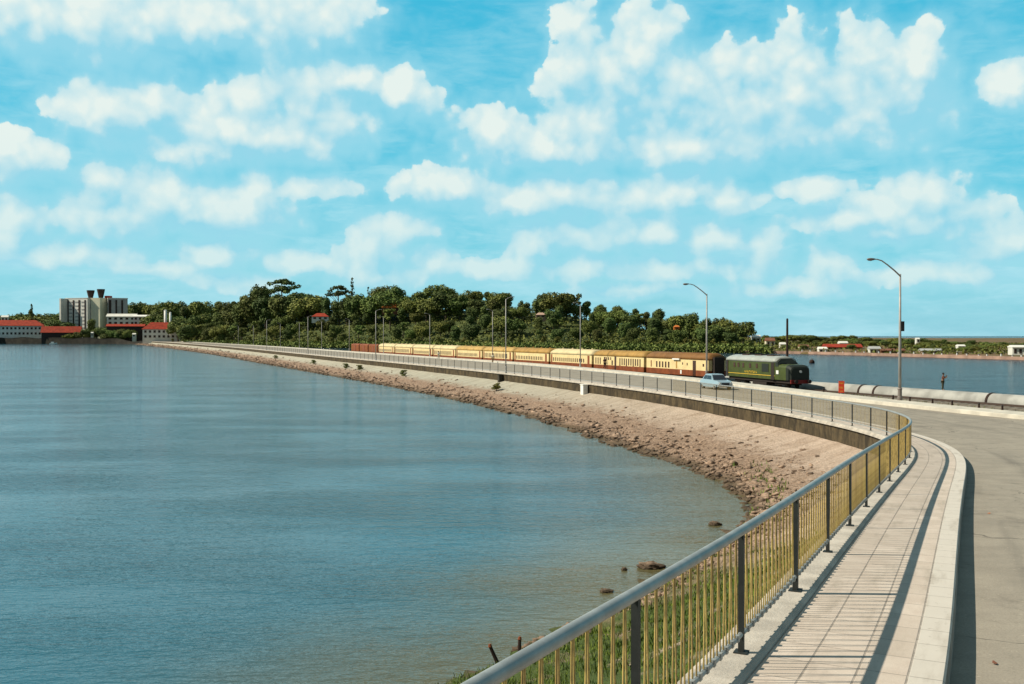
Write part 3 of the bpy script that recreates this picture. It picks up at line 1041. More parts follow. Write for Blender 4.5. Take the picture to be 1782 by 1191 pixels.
# rubble on the lower bank (uncountable) and single rocks in the shallows
ico = bmesh.new()
bmesh.ops.create_icosphere(ico, subdivisions=1, radius=1.0)
IV = np.array([v.co[:] for v in ico.verts])
IF = np.array([[v.index for v in f.verts] for f in ico.faces])
ico.free()
vs, fs, nbv = [], [], 0
def bank_z(s, o, p):
    pr = bankprof(s, p)
    os_ = [a for a, _ in pr][::-1]
    zz = [b for _, b in pr][::-1]
    return float(np.interp(o, os_, zz)) + float(zs(p[1]))
for i in range(22000):
    yy = 20 + 760 * rng.random() ** 2.9
    s = LP.s_of_y(yy)
    p, n = LP.at(s)
    bw = float(np.interp(p[1], BWY, BWW))
    u = rng.random()
    if u < 0.5:
        k = 0.16 + 0.80 * rng.random() ** 0.6
        sz = 0.022 + 0.11 * rng.random() ** 4.0
        if fb(p[0] * 1.3, p[1] * 1.1 + k * 9, 3.3, 0.8) + 1.2 * rng.random() < 0.35:
            continue
    else:
        k = 0.93 + 0.11 * rng.normal()
        sz = 0.03 + 0.13 * rng.random() ** 3.0
    o = -bw * min(k, 1.05)
    sz *= (1 + yy / 200) * (0.62 if yy < 36 else 1.0)
    if yy < 30 and k < 0.85:
        continue
    z = bank_z(s, o, p)
    sc = np.array([sz * (0.7 + 1.0 * rng.random()), sz * (0.7 + 1.0 * rng.random()), sz * (0.35 + 0.5 * rng.random())])
    a = rng.random() * 6.28
    vv = IV * (1 + 0.7 * (rng.random((len(IV), 1)) - 0.5)) * sc
    vv = np.c_[vv[:, 0] * math.cos(a) - vv[:, 1] * math.sin(a), vv[:, 0] * math.sin(a) + vv[:, 1] * math.cos(a), vv[:, 2] + vv[:, 0] * 0.25]
    vs.append(vv + np.array([p[0] + n[0] * o, p[1] + n[1] * o, max(z, -0.05)]))
    fs.append(IF + nbv)
    nbv += len(IV)
o = np_mesh('rubble', np.concatenate(vs), np.concatenate(fs), M['rock'])
tag(o, 'loose brown rubble stones along the foot of the bank', kind='stuff')

def px_on(px, py, z):
    d = (CAMZ - z) * 1700 / (py - 583)
    return np.array([(px - 891) / 1700 * d, d, z])
def rock(px, py, sx, sy, sz, label):
    c = px_on(px, py, 0.0)
    bm = bmesh.new()
    bmesh.ops.create_icosphere(bm, subdivisions=3, radius=1.0)
    for v in bm.verts:
        k = 1 + 0.22 * math.sin(v.co.x * 4 + px) * math.cos(v.co.y * 5 + py) + 0.12 * math.sin(v.co.z * 9 + v.co.x * 7)
        v.co = Vector((v.co.x * sx * k, v.co.y * sy * k, v.co.z * sz * k))
    me = bpy.data.meshes.new('rock')
    bm.to_mesh(me)
    bm.free()
    me.materials.append(M['rock'])
    ob = bpy.data.objects.new('rock', me)
    ob.location = (c[0], c[1], 0.02)
    COL.objects.link(ob)
    tag(ob, label, 'rock')
rock(1132, 989, 0.42, 0.3, 0.17, 'largest brown rock breaking the water just left of the handrail')
rock(1087, 993, 0.10, 0.10, 0.07, 'tiny rock in the water left of the largest rock')
rock(1056, 1031, 0.20, 0.16, 0.07, 'low dark rock in the water close to the handrail, below the largest rock')
rock(1244, 914, 0.26, 0.2, 0.12, 'brown rock in the shallows where the stone bank meets the water')

# dead leaves lying on the road beside the kerb
for k, (px, py, lb) in enumerate(((1722, 862, 'dry brown leaf on the road, farther of the two'), (1733, 1065, 'dry brown leaf on the road, nearer of the two'))):
    dd = 22.0 if k == 0 else 10.2
    xx = (px - 891) / 1700 * dd
    q = LP.p + LP.n * KERB_W
    zz = float(zs(np.interp(dd, q[:, 1], LP.p[:, 1]))) - 0.262
    lf = tag(MB().loft([[(-0.11, -0.01, 0.03), (-0.11, 0.01, 0.03), (-0.11, 0.01, 0.034), (-0.11, -0.01, 0.034)], [(-0.02, -0.05, 0.012), (-0.02, 0.05, 0.02), (-0.02, 0.05, 0.024), (-0.02, -0.05, 0.016)],
                        [(0.11, -0.012, 0.04), (0.11, 0.012, 0.04), (0.11, 0.012, 0.044), (0.11, -0.012, 0.044)]]).build('fallen_leaf', M['orangeroof' if k == 0 else 'brownroof']), lb, 'leaf')
    lf.location = (xx, dd, zz)
    lf.scale = (0.45, 0.55, 0.35)
    lf.rotation_euler = (0, 0, 0.4 + k)
# wooden stakes at the water edge
for px, py, h, ln, lb in ((903, 1142, 0.62, 0.02, 'upright weathered stake in the weeds at the water edge'), (872, 1142, 0.45, -0.25, 'leaning short stake left of the upright stake')):
    c = px_on(px, py, 0.25)
    st_ = thing('wooden_stake', lb, 'stake', (c[0], c[1], -0.1))
    MB().tube([(0, 0, 0), (ln * 0.5, 0, h * 0.6), (ln, 0, h + 0.1)], [0.05, 0.045, 0.04], 7).build('shaft', M['timber'], st_)
    MB().tube([(ln, 0, h + 0.1), (ln * 1.05, 0, h + 0.16)], [0.052, 0.03], 7).build('head', M['coachred'], st_)

# grass on the near bank, weeds by the pipe
def blades(n, fn, name, label, hmin, hmax, wd, m='grass'):
    P_ = np.array([fn() for _ in range(n)])
    a = rng.random(n) * 6.28
    h = hmin + (hmax - hmin) * rng.random(n) ** 1.5
    w = wd * (0.6 + 0.8 * rng.random(n))
    dx, dy = np.cos(a), np.sin(a)
    lean = (rng.random((n, 2)) - 0.5) * 0.9 * h[:, None]
    v0 = P_ + np.c_[dx * w, dy * w, np.zeros(n)]
    v1 = P_ - np.c_[dx * w, dy * w, np.zeros(n)]
    v2 = P_ + np.c_[lean[:, 0] * 0.4 - dx * w * 0.7, lean[:, 1] * 0.4 - dy * w * 0.7, h * 0.65]
    v3 = P_ + np.c_[lean[:, 0], lean[:, 1], h]
    V = np.stack([v0, v1, v2, v3], 1).reshape(-1, 3)
    F = np.arange(4 * n).reshape(-1, 4)
    o = np_mesh(name, V, F, M[m])
    return tag(o, label, kind='stuff')
def g1():
    while True:
        yy = -6 + 36 * rng.random()
        s = LP.s_of_y(yy)
        p, n = LP.at(s)
        o = -0.4 - (float(np.interp(p[1], BWY, BWW)) - 0.5) * rng.random() ** 0.9
        if fb(p[0] + o, yy, 2.2, 1.1) + 0.9 * rng.random() < -0.1 + max(0, (yy - 22) / 10):
            continue
        return (p[0] + n[0] * o, p[1] + n[1] * o, max(0.0, bank_z(s, o, p)) - 0.02)
blades(60000, g1, 'grass', 'rough green grass and weeds on the bank below the railing', 0.03, 0.17, 0.009)
def g2():
    yy = 62 + 30 * rng.random() ** 1.4 - 8
    p, n = OP.at(OP.s_of_y(yy))
    o = 0.25 + 1.2 * rng.random()
    return (p[0] + n[0] * o, p[1] + n[1] * o, 1.4)
blades(1500, g2, 'weeds', 'green weeds growing behind the right pavement near the pipe', 0.7, 1.35, 0.05)
def g3():
    yy = 36 + 18 * rng.random()
    s = LP.s_of_y(yy)
    p, n = LP.at(s)
    o = -4.6 - 1.5 * rng.random() + fb(yy, 0, 1, 1) * 0.5
    return (p[0] + n[0] * o, p[1] + n[1] * o, bank_z(s, o, p))
blades(260, g3, 'weeds', 'low weeds sprouting between the stones of the bank', 0.08, 0.3, 0.03)

# ------------------------------------------------------------------ pipe line
def pipe_at(t):
    p = tp(t, 4.8)
    return (p[0], p[1], 1.16)
a = pipe_at(-80)
pl = thing('water_pipe', 'large pale grey water main running along the shore beside the railway', 'pipe', a)
mb = MB()
mb.tube([pipe_at(t) for t in np.arange(-80, 300, 20)], 0.87, 28)
mb.build('pipe_barrel', M['pipe'], pl, smooth=True, world=True)
def pipe_t(px):
    ts = np.linspace(-80, 100, 4000)
    v = [891 + 1700 * pipe_at(t)[0] / pipe_at(t)[1] for t in ts]
    return float(ts[int(np.argmin(np.abs(np.array(v) - px)))])
for px in (1504, 1530, 1728):
    t = pipe_t(px)
    MB().tube([pipe_at(t - 0.12), pipe_at(t + 0.12)], 0.935, 28).build('collar', M['timber'], pl, world=True)
for k in range(14):
    p_ = tp(-60 + k * 9, 4.8)
    MB().box((p_[0], p_[1], 0.35), (0.5, 1.5, 0.5), math.atan2(TD[1], TD[0])).build('saddle', M['kerbface'], pl, world=True)

# ------------------------------------------------------------------ street lamps
def lamp(label, group=None, box=True):
    o = thing('street_lamp', label, 'street lamp', group=group)
    MB().tube([(0, 0, 0.8), (0, 0, 5), (0, 0, 9.55)], [0.115, 0.095, 0.07], 10).build('pole', M['lampgrey'], o, smooth=True)
    MB().lathe([(0.19, -0.05), (0.19, 0.25), (0.15, 0.3), (0.15, 0.8), (0.19, 0.85), (0.13, 0.95)], n=12).build('base', M['lamphead'], o)
    MB().tube([(0, 0, 9.4), (-0.5, 0, 9.8), (-1.1, 0, 10.22), (-1.6, 0, 10.52), (-2.0, 0, 10.62), (-2.25, 0, 10.62)], [0.062, 0.06, 0.055, 0.05, 0.045, 0.045], 8).build('arm', M['lampgrey'], o, smooth=True)
    h = MB()
    rg = []
    for x, w, t_, b in ((-2.15, 0.05, 0.05, 0.03), (-2.3, 0.12, 0.08, 0.08), (-2.55, 0.16, 0.09, 0.14), (-2.75, 0.13, 0.07, 0.12), (-2.86, 0.05, 0.03, 0.05)):
        rg.append([(x, w * math.cos(k * math.pi / 4), 10.62 + (t_ if math.sin(k * math.pi / 4) > 0 else b) * math.sin(k * math.pi / 4)) for k in range(8)])
    h.loft(rg).build('lamp_head', M['lamphead'], o, smooth=True)
    return o
def slim_lamp(label, group=None):
    o = thing('street_lamp', label, 'street lamp', group=group)
    MB().tube([(0, 0, 0.8), (0, 0, 5), (0, 0, 9.6)], [0.09, 0.075, 0.055], 8).build('pole', M['lampgrey'], o, smooth=True)
    MB().lathe([(0.15, -0.05), (0.15, 0.25), (0.12, 0.3), (0.12, 0.8), (0.09, 0.9)], n=10).build('base', M['lampgrey'], o)
    MB().tube([(0, 0, 9.5), (-0.3, 0, 9.75), (-0.75, 0, 9.9)], [0.04, 0.035, 0.03], 6).build('arm', M['lampgrey'], o)
    MB().box((-0.95, 0, 9.9), (0.5, 0.2, 0.1), 0, 0.8).build('lamp_head', M['lampgrey'], o)
    return o
lampA = lamp('tall street lamp with junction box, nearest of the lamps on the right pavement')
jb = MB().box((0.2, 0, 5.6), (0.2, 0.24, 0.75)).build('junction_box', M['darkmetal'], lampA)
def place_lamp(o, q_, n_, z=2.65, side=1):
    o.location = (q_[0], q_[1], z)
    o.rotation_euler = (0, 0, math.atan2(n_[1] * side, n_[0] * side))
q_, t_, n_, s_ = at_px(1563, OP, -0.25)
place_lamp(lampA, q_, n_)
lampB = lamp('street lamp in front of the first coach, arm reaching over the road')
q_, t_, n_, s_ = at_px(1229, OP, -0.25)
place_lamp(lampB, q_, n_)
FAR = 'street lamps far along the causeway'
RL = [(1010, 'street lamp rising before the third coach behind the locomotive', None), (857, 'street lamp behind the kerb at the fifth coach', None),
      (748, None, FAR), (667, None, FAR), (608, None, FAR), (559.6, None, FAR), (521, None, FAR), (488, None, FAR), (441, None, FAR), (415, None, FAR)]
lampC = slim_lamp('')
for px, lb, gp in RL:
    o = lampC if px == 1010 else dup(lampC, (0, 0, 0), 0, lb or 'distant slim street lamp standing along the far causeway against the hill', gp)
    o['label'] = lb or o['label']
    q_, t_, n_, s_ = at_px(px, OP, -0.25)
    place_lamp(o, q_, n_)
for px, lb, gp in ((880, 'street lamp on the left footpath above the dark buttress', None), (654, None, FAR), (536, None, FAR), (464, None, FAR)):
    o = dup(lampC, (0, 0, 0), 0, lb or 'distant slim street lamp standing along the far causeway against the hill', gp)
    q_, t_, n_, s_ = at_px(px, LP, 0.35)
    place_lamp(o, q_, n_, 2.65, -1)

# small posts along the outer edge of the right pavement
bol = None
for px in (1435, 1552, 1587, 1622, 1660, 1705, 1748):
    q_, t_, n_, s_ = at_px(px, OP, -0.12)
    if bol is None:
        bol = thing('marker_post', 'short dark marker post on the outer edge of the right pavement', 'post', (q_[0], q_[1], 2.65), group='marker posts along the right pavement')
        MB().box((0, 0, 0.14), (0.11, 0.11, 0.3), 0, 0.85).build('shaft', M['timber'], bol)
        MB().box((0, 0, 0.31), (0.12, 0.12, 0.05), 0, 0.7).build('cap', M['darkmetal'], bol)
    else:
        dup(bol, (q_[0], q_[1], 2.65))

# red sign board
q_, t_, n_, s_ = at_px(1465, OP, -0.2)
sg = thing('sign_board', 'small upright red board with yellow marks on the right pavement', 'sign', (q_[0], q_[1], 2.65), math.atan2(q_[1], q_[0]) - math.pi / 2 + 0.1)
MB().box((0, 0, 0.6), (0.46, 0.04, 0.98)).build('panel', M['signred'], sg)
for x in (-0.17, 0.17):
    MB().box((x, 0.04, 0.45), (0.04, 0.03, 0.92)).build('leg', M['timber'], sg)
mb = MB()
for k, (x, z, w, h) in enumerate([(-0.13, 0.92, 0.03, 0.1), (-0.05, 0.92, 0.03, 0.1), (0.04, 0.92, 0.1, 0.025), (0.04, 0.87, 0.1, 0.025), (0.13, 0.92, 0.03, 0.1),
                                  (-0.12, 0.58, 0.11, 0.03), (0.03, 0.58, 0.12, 0.03), (-0.1, 0.5, 0.03, 0.09), (0.0, 0.5, 0.03, 0.09), (0.1, 0.5, 0.03, 0.09), (0.0, 0.24, 0.26, 0.03)]):
    mb.box((x, -0.023, z), (w, 0.006, h))
mb.build('lettering', M['yellow'], sg)

# dark timber pole beside the line and a buoy on the water
c = px_on(1370, 617, 0)
p_ = tp(-13.0, 3.4)
pole_d = p_[1]
pole_x = (1370 - 891) / 1700 * (pole_d + 4)
po = thing('timber_pole', 'tall dark timber pole standing behind the locomotive nose', 'pole', (pole_x, pole_d + 4, 0.3))
zt = CAMZ + (583 - 556) / 1700 * (pole_d + 4) - 0.3
MB().tube([(0, 0, 0), (0, 0, zt * 0.5), (0, 0, zt)], [0.20, 0.16, 0.13], 8).build('shaft', M['timber'], po)
MB().tube([(0, 0, zt), (0, 0, zt + 0.12)], [0.15, 0.08], 8).build('cap', M['darkmetal'], po)
c = px_on(1413, 632, 0)
by = thing('buoy', 'round brown mooring buoy floating right of the locomotive', 'buoy', (c[0], c[1], 0))
MB().lathe([(0.1, -0.4), (0.6, -0.2), (0.75, 0.25), (0.6, 0.7), (0.25, 0.95)], n=14).build('float', M['timber'], by, smooth=True)
MB().tube([(0, 0, 0.9), (0, 0, 1.3)], 0.06, 6).build('ring_post', M['darkmetal'], by)

# ------------------------------------------------------------------ train
TRZ = math.atan2(TD[1], TD[0])        # local +x runs towards the viewer, local -y is the road side
def train_pt(t):
    p = tp(t)
    return (p[0], p[1], RAILZ)
CL = 15.4
CH, CW = 3.78, 1.36
def roof_ring(x, side=2.86, top=CH, w=CW, n=12, drop=0.0):
    r = []
    for k in range(n + 1):
        a = math.pi * k / n
        r.append((x, -w * 1.02 * math.cos(a), side + (top - side - drop) * math.sin(a) ** 0.75 if 0 < k < n else side))
    return r
def bogie(x, par):
    mb = MB()
    mb.box((x, 0, 0.55), (2.6, 1.9, 0.28))
    for dx in (-0.85, 0.85):
        for sy in (-0.62, 0.62):
            mb.tube([(x + dx, sy - 0.06, 0.44), (x + dx, sy + 0.06, 0.44)], 0.42, 14)
    return mb.build('bogie', M['under'], par)
def win(par, x, z, w, h, m='window', name='window', out=0.012, y=-CW):
    mb = MB().box((x, y - out + 0.02, z), (w, 0.05, h))
    return mb.build(name, M[m], par)
def coach(label, roofm, design, group='passenger coaches of the train'):
    o = thing('passenger_coach', label, 'train coach', group=group)
    x0, x1 = -CL / 2, CL / 2
    MB().box((0, 0, 2.18), (CL, CW * 2, 1.42)).build('body', M['cream'], o)
    MB().box((0, 0, 1.12), (CL - 0.02, CW * 2 + 0.03, 0.74)).build('lower_panel', M['coachred'], o)
    MB().box((0, 0, 0.66), (CL - 1.0, 2.2, 0.22)).build('underframe', M['under'], o)
    mb = MB()
    mb.loft([roof_ring(x0 - 0.05, drop=0.22), roof_ring(x0 + 0.5), roof_ring(x1 - 0.5), roof_ring(x1 + 0.05, drop=0.22)])
    mb.build('roof', M[roofm], o, smooth=True)
    for sx in (x0 - 0.25, x1 + 0.25):
        MB().box((sx, 0, 2.1), (0.52, 1.5, 2.3)).build('gangway', M['under'], o)
        MB().tube([(sx - 0.4, 0, 0.95), (sx + 0.4, 0, 0.95)], 0.08, 6).build('coupler', M['under'], o)
    bogie(x0 + 2.4, o)
    bogie(x1 - 2.4, o)
    if design == 'A':
        for k in range(5):
            win(o, -4.9 + k * 0.78, 2.05, 0.36, 0.82)
        win(o, -6.4, 2.1, 0.25, 0.9, 'coachred', 'door')
        win(o, 0.2, 2.15, 0.3, 1.1, 'roof_tan', 'pilaster')
        win(o, 1.7, 2.3, 0.22, 0.3)
        win(o, 2.8, 2.25, 0.22, 0.34)
        win(o, 4.5, 1.75, 0.75, 2.0, 'window', 'door')
        win(o, 6.6, 2.2, 0.36, 0.36)
        MB().box((0.3, -CW - 0.08, 2.86), (1.7, 0.3, 0.2)).build('rain_hood', M['white'], o)
        win(o, 1.3, 1.15, 0.35, 0.5, 'white', 'painted_glint', 0.02)  # white patch painting a reflection on the lower panel
    elif design == 'B':
        for k in range(10):
            win(o, 0.7 + k * 0.66, 2.12 if k % 3 else 2.06, 0.30, 1.0 if k % 3 else 1.12)
        win(o, -0.7, 1.8, 0.55, 2.1, 'window', 'door')
        for k in range(4):
            win(o, -4.2 + k * 0.68, 2.5, 0.28, 0.42)
        for k in range(3):
            win(o, -7.0 + k * 0.72, 2.1, 0.30, 1.0)
        win(o, -1.7, 1.9, 0.4, 0.7)
    else:
        for k in range(16):
            win(o, -6.5 + k * 0.76, 1.98 + (0.1 if design == 'D' else 0), 0.34, 0.62 + (0.2 if design == 'D' else 0))
        win(o, 6.6, 1.8, 0.7, 2.0, 'coachred', 'door')
        win(o, -7.2, 1.8, 0.5, 2.0, 'coachred', 'door')
        for k in range(4):
            MB().lathe([(0.16, 0), (0.2, 0.1), (0.05, 0.2)], (-5.4 + k * 3.6, 0, CH - 0.03), 8).build('roof_vent', M[roofm], o)
    return o
CO = [('roof_brown', 'A', 'cream and brown coach with dark brown roof coupled directly behind the locomotive'),
      ('roof_tan', 'B', 'second coach behind the locomotive, tan roof and ten tall narrow windows'),
      ('roof_cream', 'C', 'third coach behind the locomotive, plain pale cream roof and a low row of windows'),
      ('roof_tan', 'C', 'fourth coach behind the locomotive, tan roof, beside the pale roofed third coach'),
      ('roof_ochre', 'D', 'fifth coach behind the locomotive, ochre roof with a pale lower edge'),
      ('roof_ochre', 'C', 'sixth coach behind the locomotive, ochre roof, by the lamp on the far kerb'),
      ('roof_cream', 'D', 'seventh coach behind the locomotive, pale cream roof and dark windows'),
      ('roof_cream', 'C', 'eighth coach behind the locomotive, pale roof, small in the distance'),
      ('roof_cream', 'D', 'ninth coach behind the locomotive, pale roof, one before the last coach'),
      ('roof_cream', 'C', 'last pale roofed coach, coupled to the red brown goods vans')]
t = 0.4 + CL / 2
for rm, ds, lb in CO:
    o = coach(lb, rm, ds)
    o.location = train_pt(t)
    o.rotation_euler = (0, 0, TRZ)
    t += CL + 0.75
# goods vans at the rear
t += -CL / 2 + 5.6
van = None
for k, lb in enumerate(('red brown goods van coupled behind the last pale coach', 'red brown goods van in the middle of the three vans', 'red brown goods van at the tail of the train')):
    if van is None:
        van = thing('goods_van', lb, 'goods van', group='goods vans at the tail of the train')
        MB().box((0, 0, 1.95), (9.6, 2.6, 2.1)).build('body', M['van'], van)
        MB().loft([roof_ring(-4.85, 3.0, 3.5, 1.3), roof_ring(4.85, 3.0, 3.5, 1.3)]).build('roof', M['van'], van)
        MB().box((0, -1.32, 1.95), (2.0, 0.06, 1.95)).build('door', M['coachred'], van)
        for x in (-3.9, -2.6, 2.6, 3.9):
            MB().box((x, -1.32, 1.95), (0.12, 0.06, 2.0)).build('rib', M['roof_tan'], van)
        MB().box((0, 0, 0.75), (9.0, 2.0, 0.3)).build('underframe', M['under'], van)
        for x in (-3.2, 3.2):
            bogie(x, van)
        o = van
    else:
        o = dup(van, (0, 0, 0), 0, lb)
    o.location = train_pt(t)
    o.rotation_euler = (0, 0, TRZ)
    t += 10.6

# locomotive: full width body with silver roof, low nose towards the viewer
lo = thing('locomotive', 'green diesel locomotive with silver roof and black nose at the head of the train', 'locomotive', train_pt(-9.7), TRZ - R(7))
W = 1.38
x0 = -7.3
MB().box((-1.5, 0, 1.98), (11.6, W * 2, 1.96)).build('body', M['lgreen'], lo)
rg = []
for x, dr in ((-7.35, 0.12), (-6.9, 0.0), (3.6, 0.0), (4.25, 0.10)):
    rg.append([(x, -W * 1.03 * math.cos(math.pi * k / 12), 2.97 + (0.72 - dr) * math.sin(math.pi * k / 12) ** 0.8) for k in range(13)])
MB().loft(rg).build('roof', M['lsilver'], lo, smooth=True)
# cab front slope with windscreens
mb = MB()
mb.loft([[(4.3, -W, 2.5), (4.3, -W, 2.96), (4.2, -0.75, 3.45), (4.2, 0.75, 3.45), (4.3, W, 2.96), (4.3, W, 2.5)],
         [(4.95, -W * 0.98, 2.5), (4.62, -W * 0.95, 2.93), (4.42, -0.7, 3.36), (4.42, 0.7, 3.36), (4.62, W * 0.95, 2.93), (4.95, W * 0.98, 2.5)]])
mb.build('cab_front', M['lblack'], lo)
for sy in (-0.68, 0.68):
    MB().box((4.83, sy, 2.76), (0.06, 0.9, 0.34), 0).build('windscreen', M['glass'], lo)
# nose
def nose_ring(x, w, top, r=0.35):
    return [(x, -w, 1.0), (x, -w, top - r), (x, -w * 0.9, top - r * 0.35), (x, -w * 0.65, top), (x, w * 0.65, top), (x, w * 0.9, top - r * 0.35), (x, w, top - r), (x, w, 1.0)]
MB().loft([nose_ring(4.3, W, 2.80), nose_ring(6.5, W * 0.98, 2.76)]).build('nose', M['lgreen'], lo)
MB().loft([nose_ring(6.5, W * 0.985, 2.765), nose_ring(6.95, W * 0.95, 2.70), nose_ring(7.25, W * 0.86, 2.52)]).build('nose_cowl', M['lblack'], lo)
MB().loft([nose_ring(7.252, W * 0.84, 2.48), nose_ring(7.31, W * 0.80, 2.40)]).build('nose_front', M['lblack'], lo)
MB().box((7.36, 0, 0.86), (0.22, 2.5, 0.42)).build('buffer_beam', M['lred'], lo)
for sy in (-0.85, 0.85):
    MB().tube([(7.45, sy, 0.9), (7.85, sy, 0.9), (7.86, sy, 0.9), (7.93, sy, 0.9)], [0.1, 0.1, 0.22, 0.22], 10).build('buffer', M['under'], lo)
MB().tube([(7.3, 0, 2.0), (7.42, 0, 2.0)], 0.15, 10).build('headlight', M['white'], lo)
MB().box((0, 0, 0.82), (14.0, 2.3, 0.36)).build('underframe', M['under'], lo)
MB().box((0.3, 0, 0.5), (3.2, 2.2, 0.5)).build('fuel_tank', M['under'], lo)
bogie(-4.6, lo)
bogie(4.8, lo)
MB().box((3.75, -W - 0.005, 1.95), (0.72, 0.06, 1.98)).build('door', M['under'], lo)
MB().box((-7.0, -W - 0.005, 1.95), (0.5, 0.06, 1.98)).build('door', M['under'], lo)
for x in (-5.2, -4.2, -3.0, -1.4, 0.2):
    MB().box((x, -W - 0.01, 2.45), (0.42, 0.05, 0.55)).build('window', M['window'], lo)
MB().box((2.1, -W - 0.01, 2.3), (1.5, 0.05, 0.95)).build('grille', M['lblack'], lo)
MB().box((4.8, -W - 0.02, 1.86), (0.5, 0.06, 0.42)).build('number_panel', M['white'], lo)
mb = MB()
for k in range(9):
    x = -2.6 + k * 0.33
    mb.box((x, -W - 0.012, 1.72), (0.07, 0.03, 0.24))
    if k % 3 != 1:
        mb.box((x + 0.11, -W - 0.012, 1.81 if k % 2 else 1.63), (0.15, 0.03, 0.06))
mb.build('lettering', M['yellow'], lo)
mb = MB().box((-1.5, -W - 0.012, 1.42), (11.4, 0.03, 0.06))
mb.build('stripe', M['yellow'], lo)
for x in (-4.2, -1.2, 1.6):
    MB().box((x, 0, 3.72), (1.5, 0.9, 0.14)).build('roof_hatch', M['timber'], lo)

# ------------------------------------------------------------------ car
def make_car(label, loc, rz):
    o = thing('saloon_car', label, 'car', loc, rz)
    def ring(x, w, zb, zt, tw):
        return [(x, -w, zb), (x, -w * 1.03, (zb + zt) / 2), (x, -w * tw, zt), (x, w * tw, zt), (x, w * 1.03, (zb + zt) / 2), (x, w, zb)]
    MB().loft([ring(-2.1, 0.70, 0.42, 0.80, 0.9), ring(-1.95, 0.78, 0.30, 0.90, 0.93), ring(-1.1, 0.82, 0.27, 0.95, 0.94), ring(0.0, 0.83, 0.27, 0.95, 0.95),
               ring(0.85, 0.82, 0.27, 0.95, 0.93), ring(1.8, 0.79, 0.30, 0.87, 0.88), ring(2.05, 0.74, 0.36, 0.80, 0.86), ring(2.12, 0.68, 0.42, 0.74, 0.84)]).build('body', M['carblue'], o, smooth=False)
    def cab(x, w, z):
        return [(x, -w, z), (x, w, z)]
    mb = MB()
    mb.loft([[(-1.55, -0.74, 0.93), (-1.1, -0.60, 1.40), (0.35, -0.60, 1.42), (0.95, -0.74, 0.93)], [(-1.55, 0.74, 0.93), (-1.1, 0.60, 1.40), (0.35, 0.60, 1.42), (0.95, 0.74, 0.93)]])
    mb.build('cabin', M['carblue'], o)
    MB().loft([[(-1.05, -0.61, 1.40), (0.32, -0.61, 1.42), (0.32, 0.61, 1.42), (-1.05, 0.61, 1.40)], [(-0.98, -0.52, 1.47), (0.22, -0.52, 1.48), (0.22, 0.52, 1.48), (-0.98, 0.52, 1.47)]]).build('roof', M['carblue'], o)
    for sy in (-1, 1):
        for xa, xb in ((-1.28, -0.52), (-0.44, 0.62)):
            f = lambda x, z: sy * ((0.74 - 0.14 * (z - 0.93) / 0.48) + 0.008)
            ra = (xa + 0.22 if xa < -1 else xa)
            rb = (xb - 0.28 if xb > 0.5 else xb)
            pts = [(xa, f(xa, 0.98), 0.98), (xb, f(xb, 0.98), 0.98), (rb, f(rb, 1.34), 1.34), (ra, f(ra, 1.34), 1.34)]
            MB().loft([pts, [(p[0], p[1] + sy * 0.012, p[2]) for p in pts]]).build('side_window', M['glass'], o)
    ws = [(0.93, -0.66, 0.97), (0.93, 0.66, 0.97), (0.42, 0.55, 1.38), (0.42, -0.55, 1.38)]
    MB().loft([ws, [(p[0] + 0.02, p[1], p[2] + 0.015) for p in ws]]).build('windscreen', M['glass'], o)
    ws = [(-1.53, -0.66, 0.97), (-1.53, 0.66, 0.97), (-1.15, 0.55, 1.36), (-1.15, -0.55, 1.36)]
    MB().loft([ws, [(p[0] - 0.02, p[1], p[2] + 0.015) for p in ws]]).build('rear_window', M['glass'], o)
    for x in (-1.3, 1.32):
        for sy in (-0.72, 0.72):
            w = MB().tube([(x, sy - 0.09, 0.31), (x, sy + 0.09, 0.31)], 0.31, 18).build('wheel', M['tyre'], o)
            MB().tube([(x, sy - 0.1, 0.31), (x, sy + 0.1, 0.31)], 0.17, 12).build('rim', M['chrome'], w)
    for sy in (-0.54, 0.54):
        MB().tube([(2.06, sy, 0.66), (2.15, sy, 0.66)], 0.1, 12).build('headlight', M['white'], o)
    MB().box((2.13, 0, 0.60), (0.05, 0.72, 0.2)).build('grille', M['darkmetal'], o)
    MB().box((2.2, 0, 0.42), (0.1, 1.56, 0.1)).build('bumper', M['chrome'], o)
    MB().box((-2.16, 0, 0.46), (0.1, 1.5, 0.1)).build('bumper', M['chrome'], o)
    return o
cd = 93.5
cp = np.array([(1246 - 891) / 1700 * cd, cd])
tdir = np.array([0.22, -0.975])
make_car('light blue 1960s saloon car on the road beside the locomotive', (cp[0], cp[1], 2.385), math.atan2(tdir[1], tdir[0]))

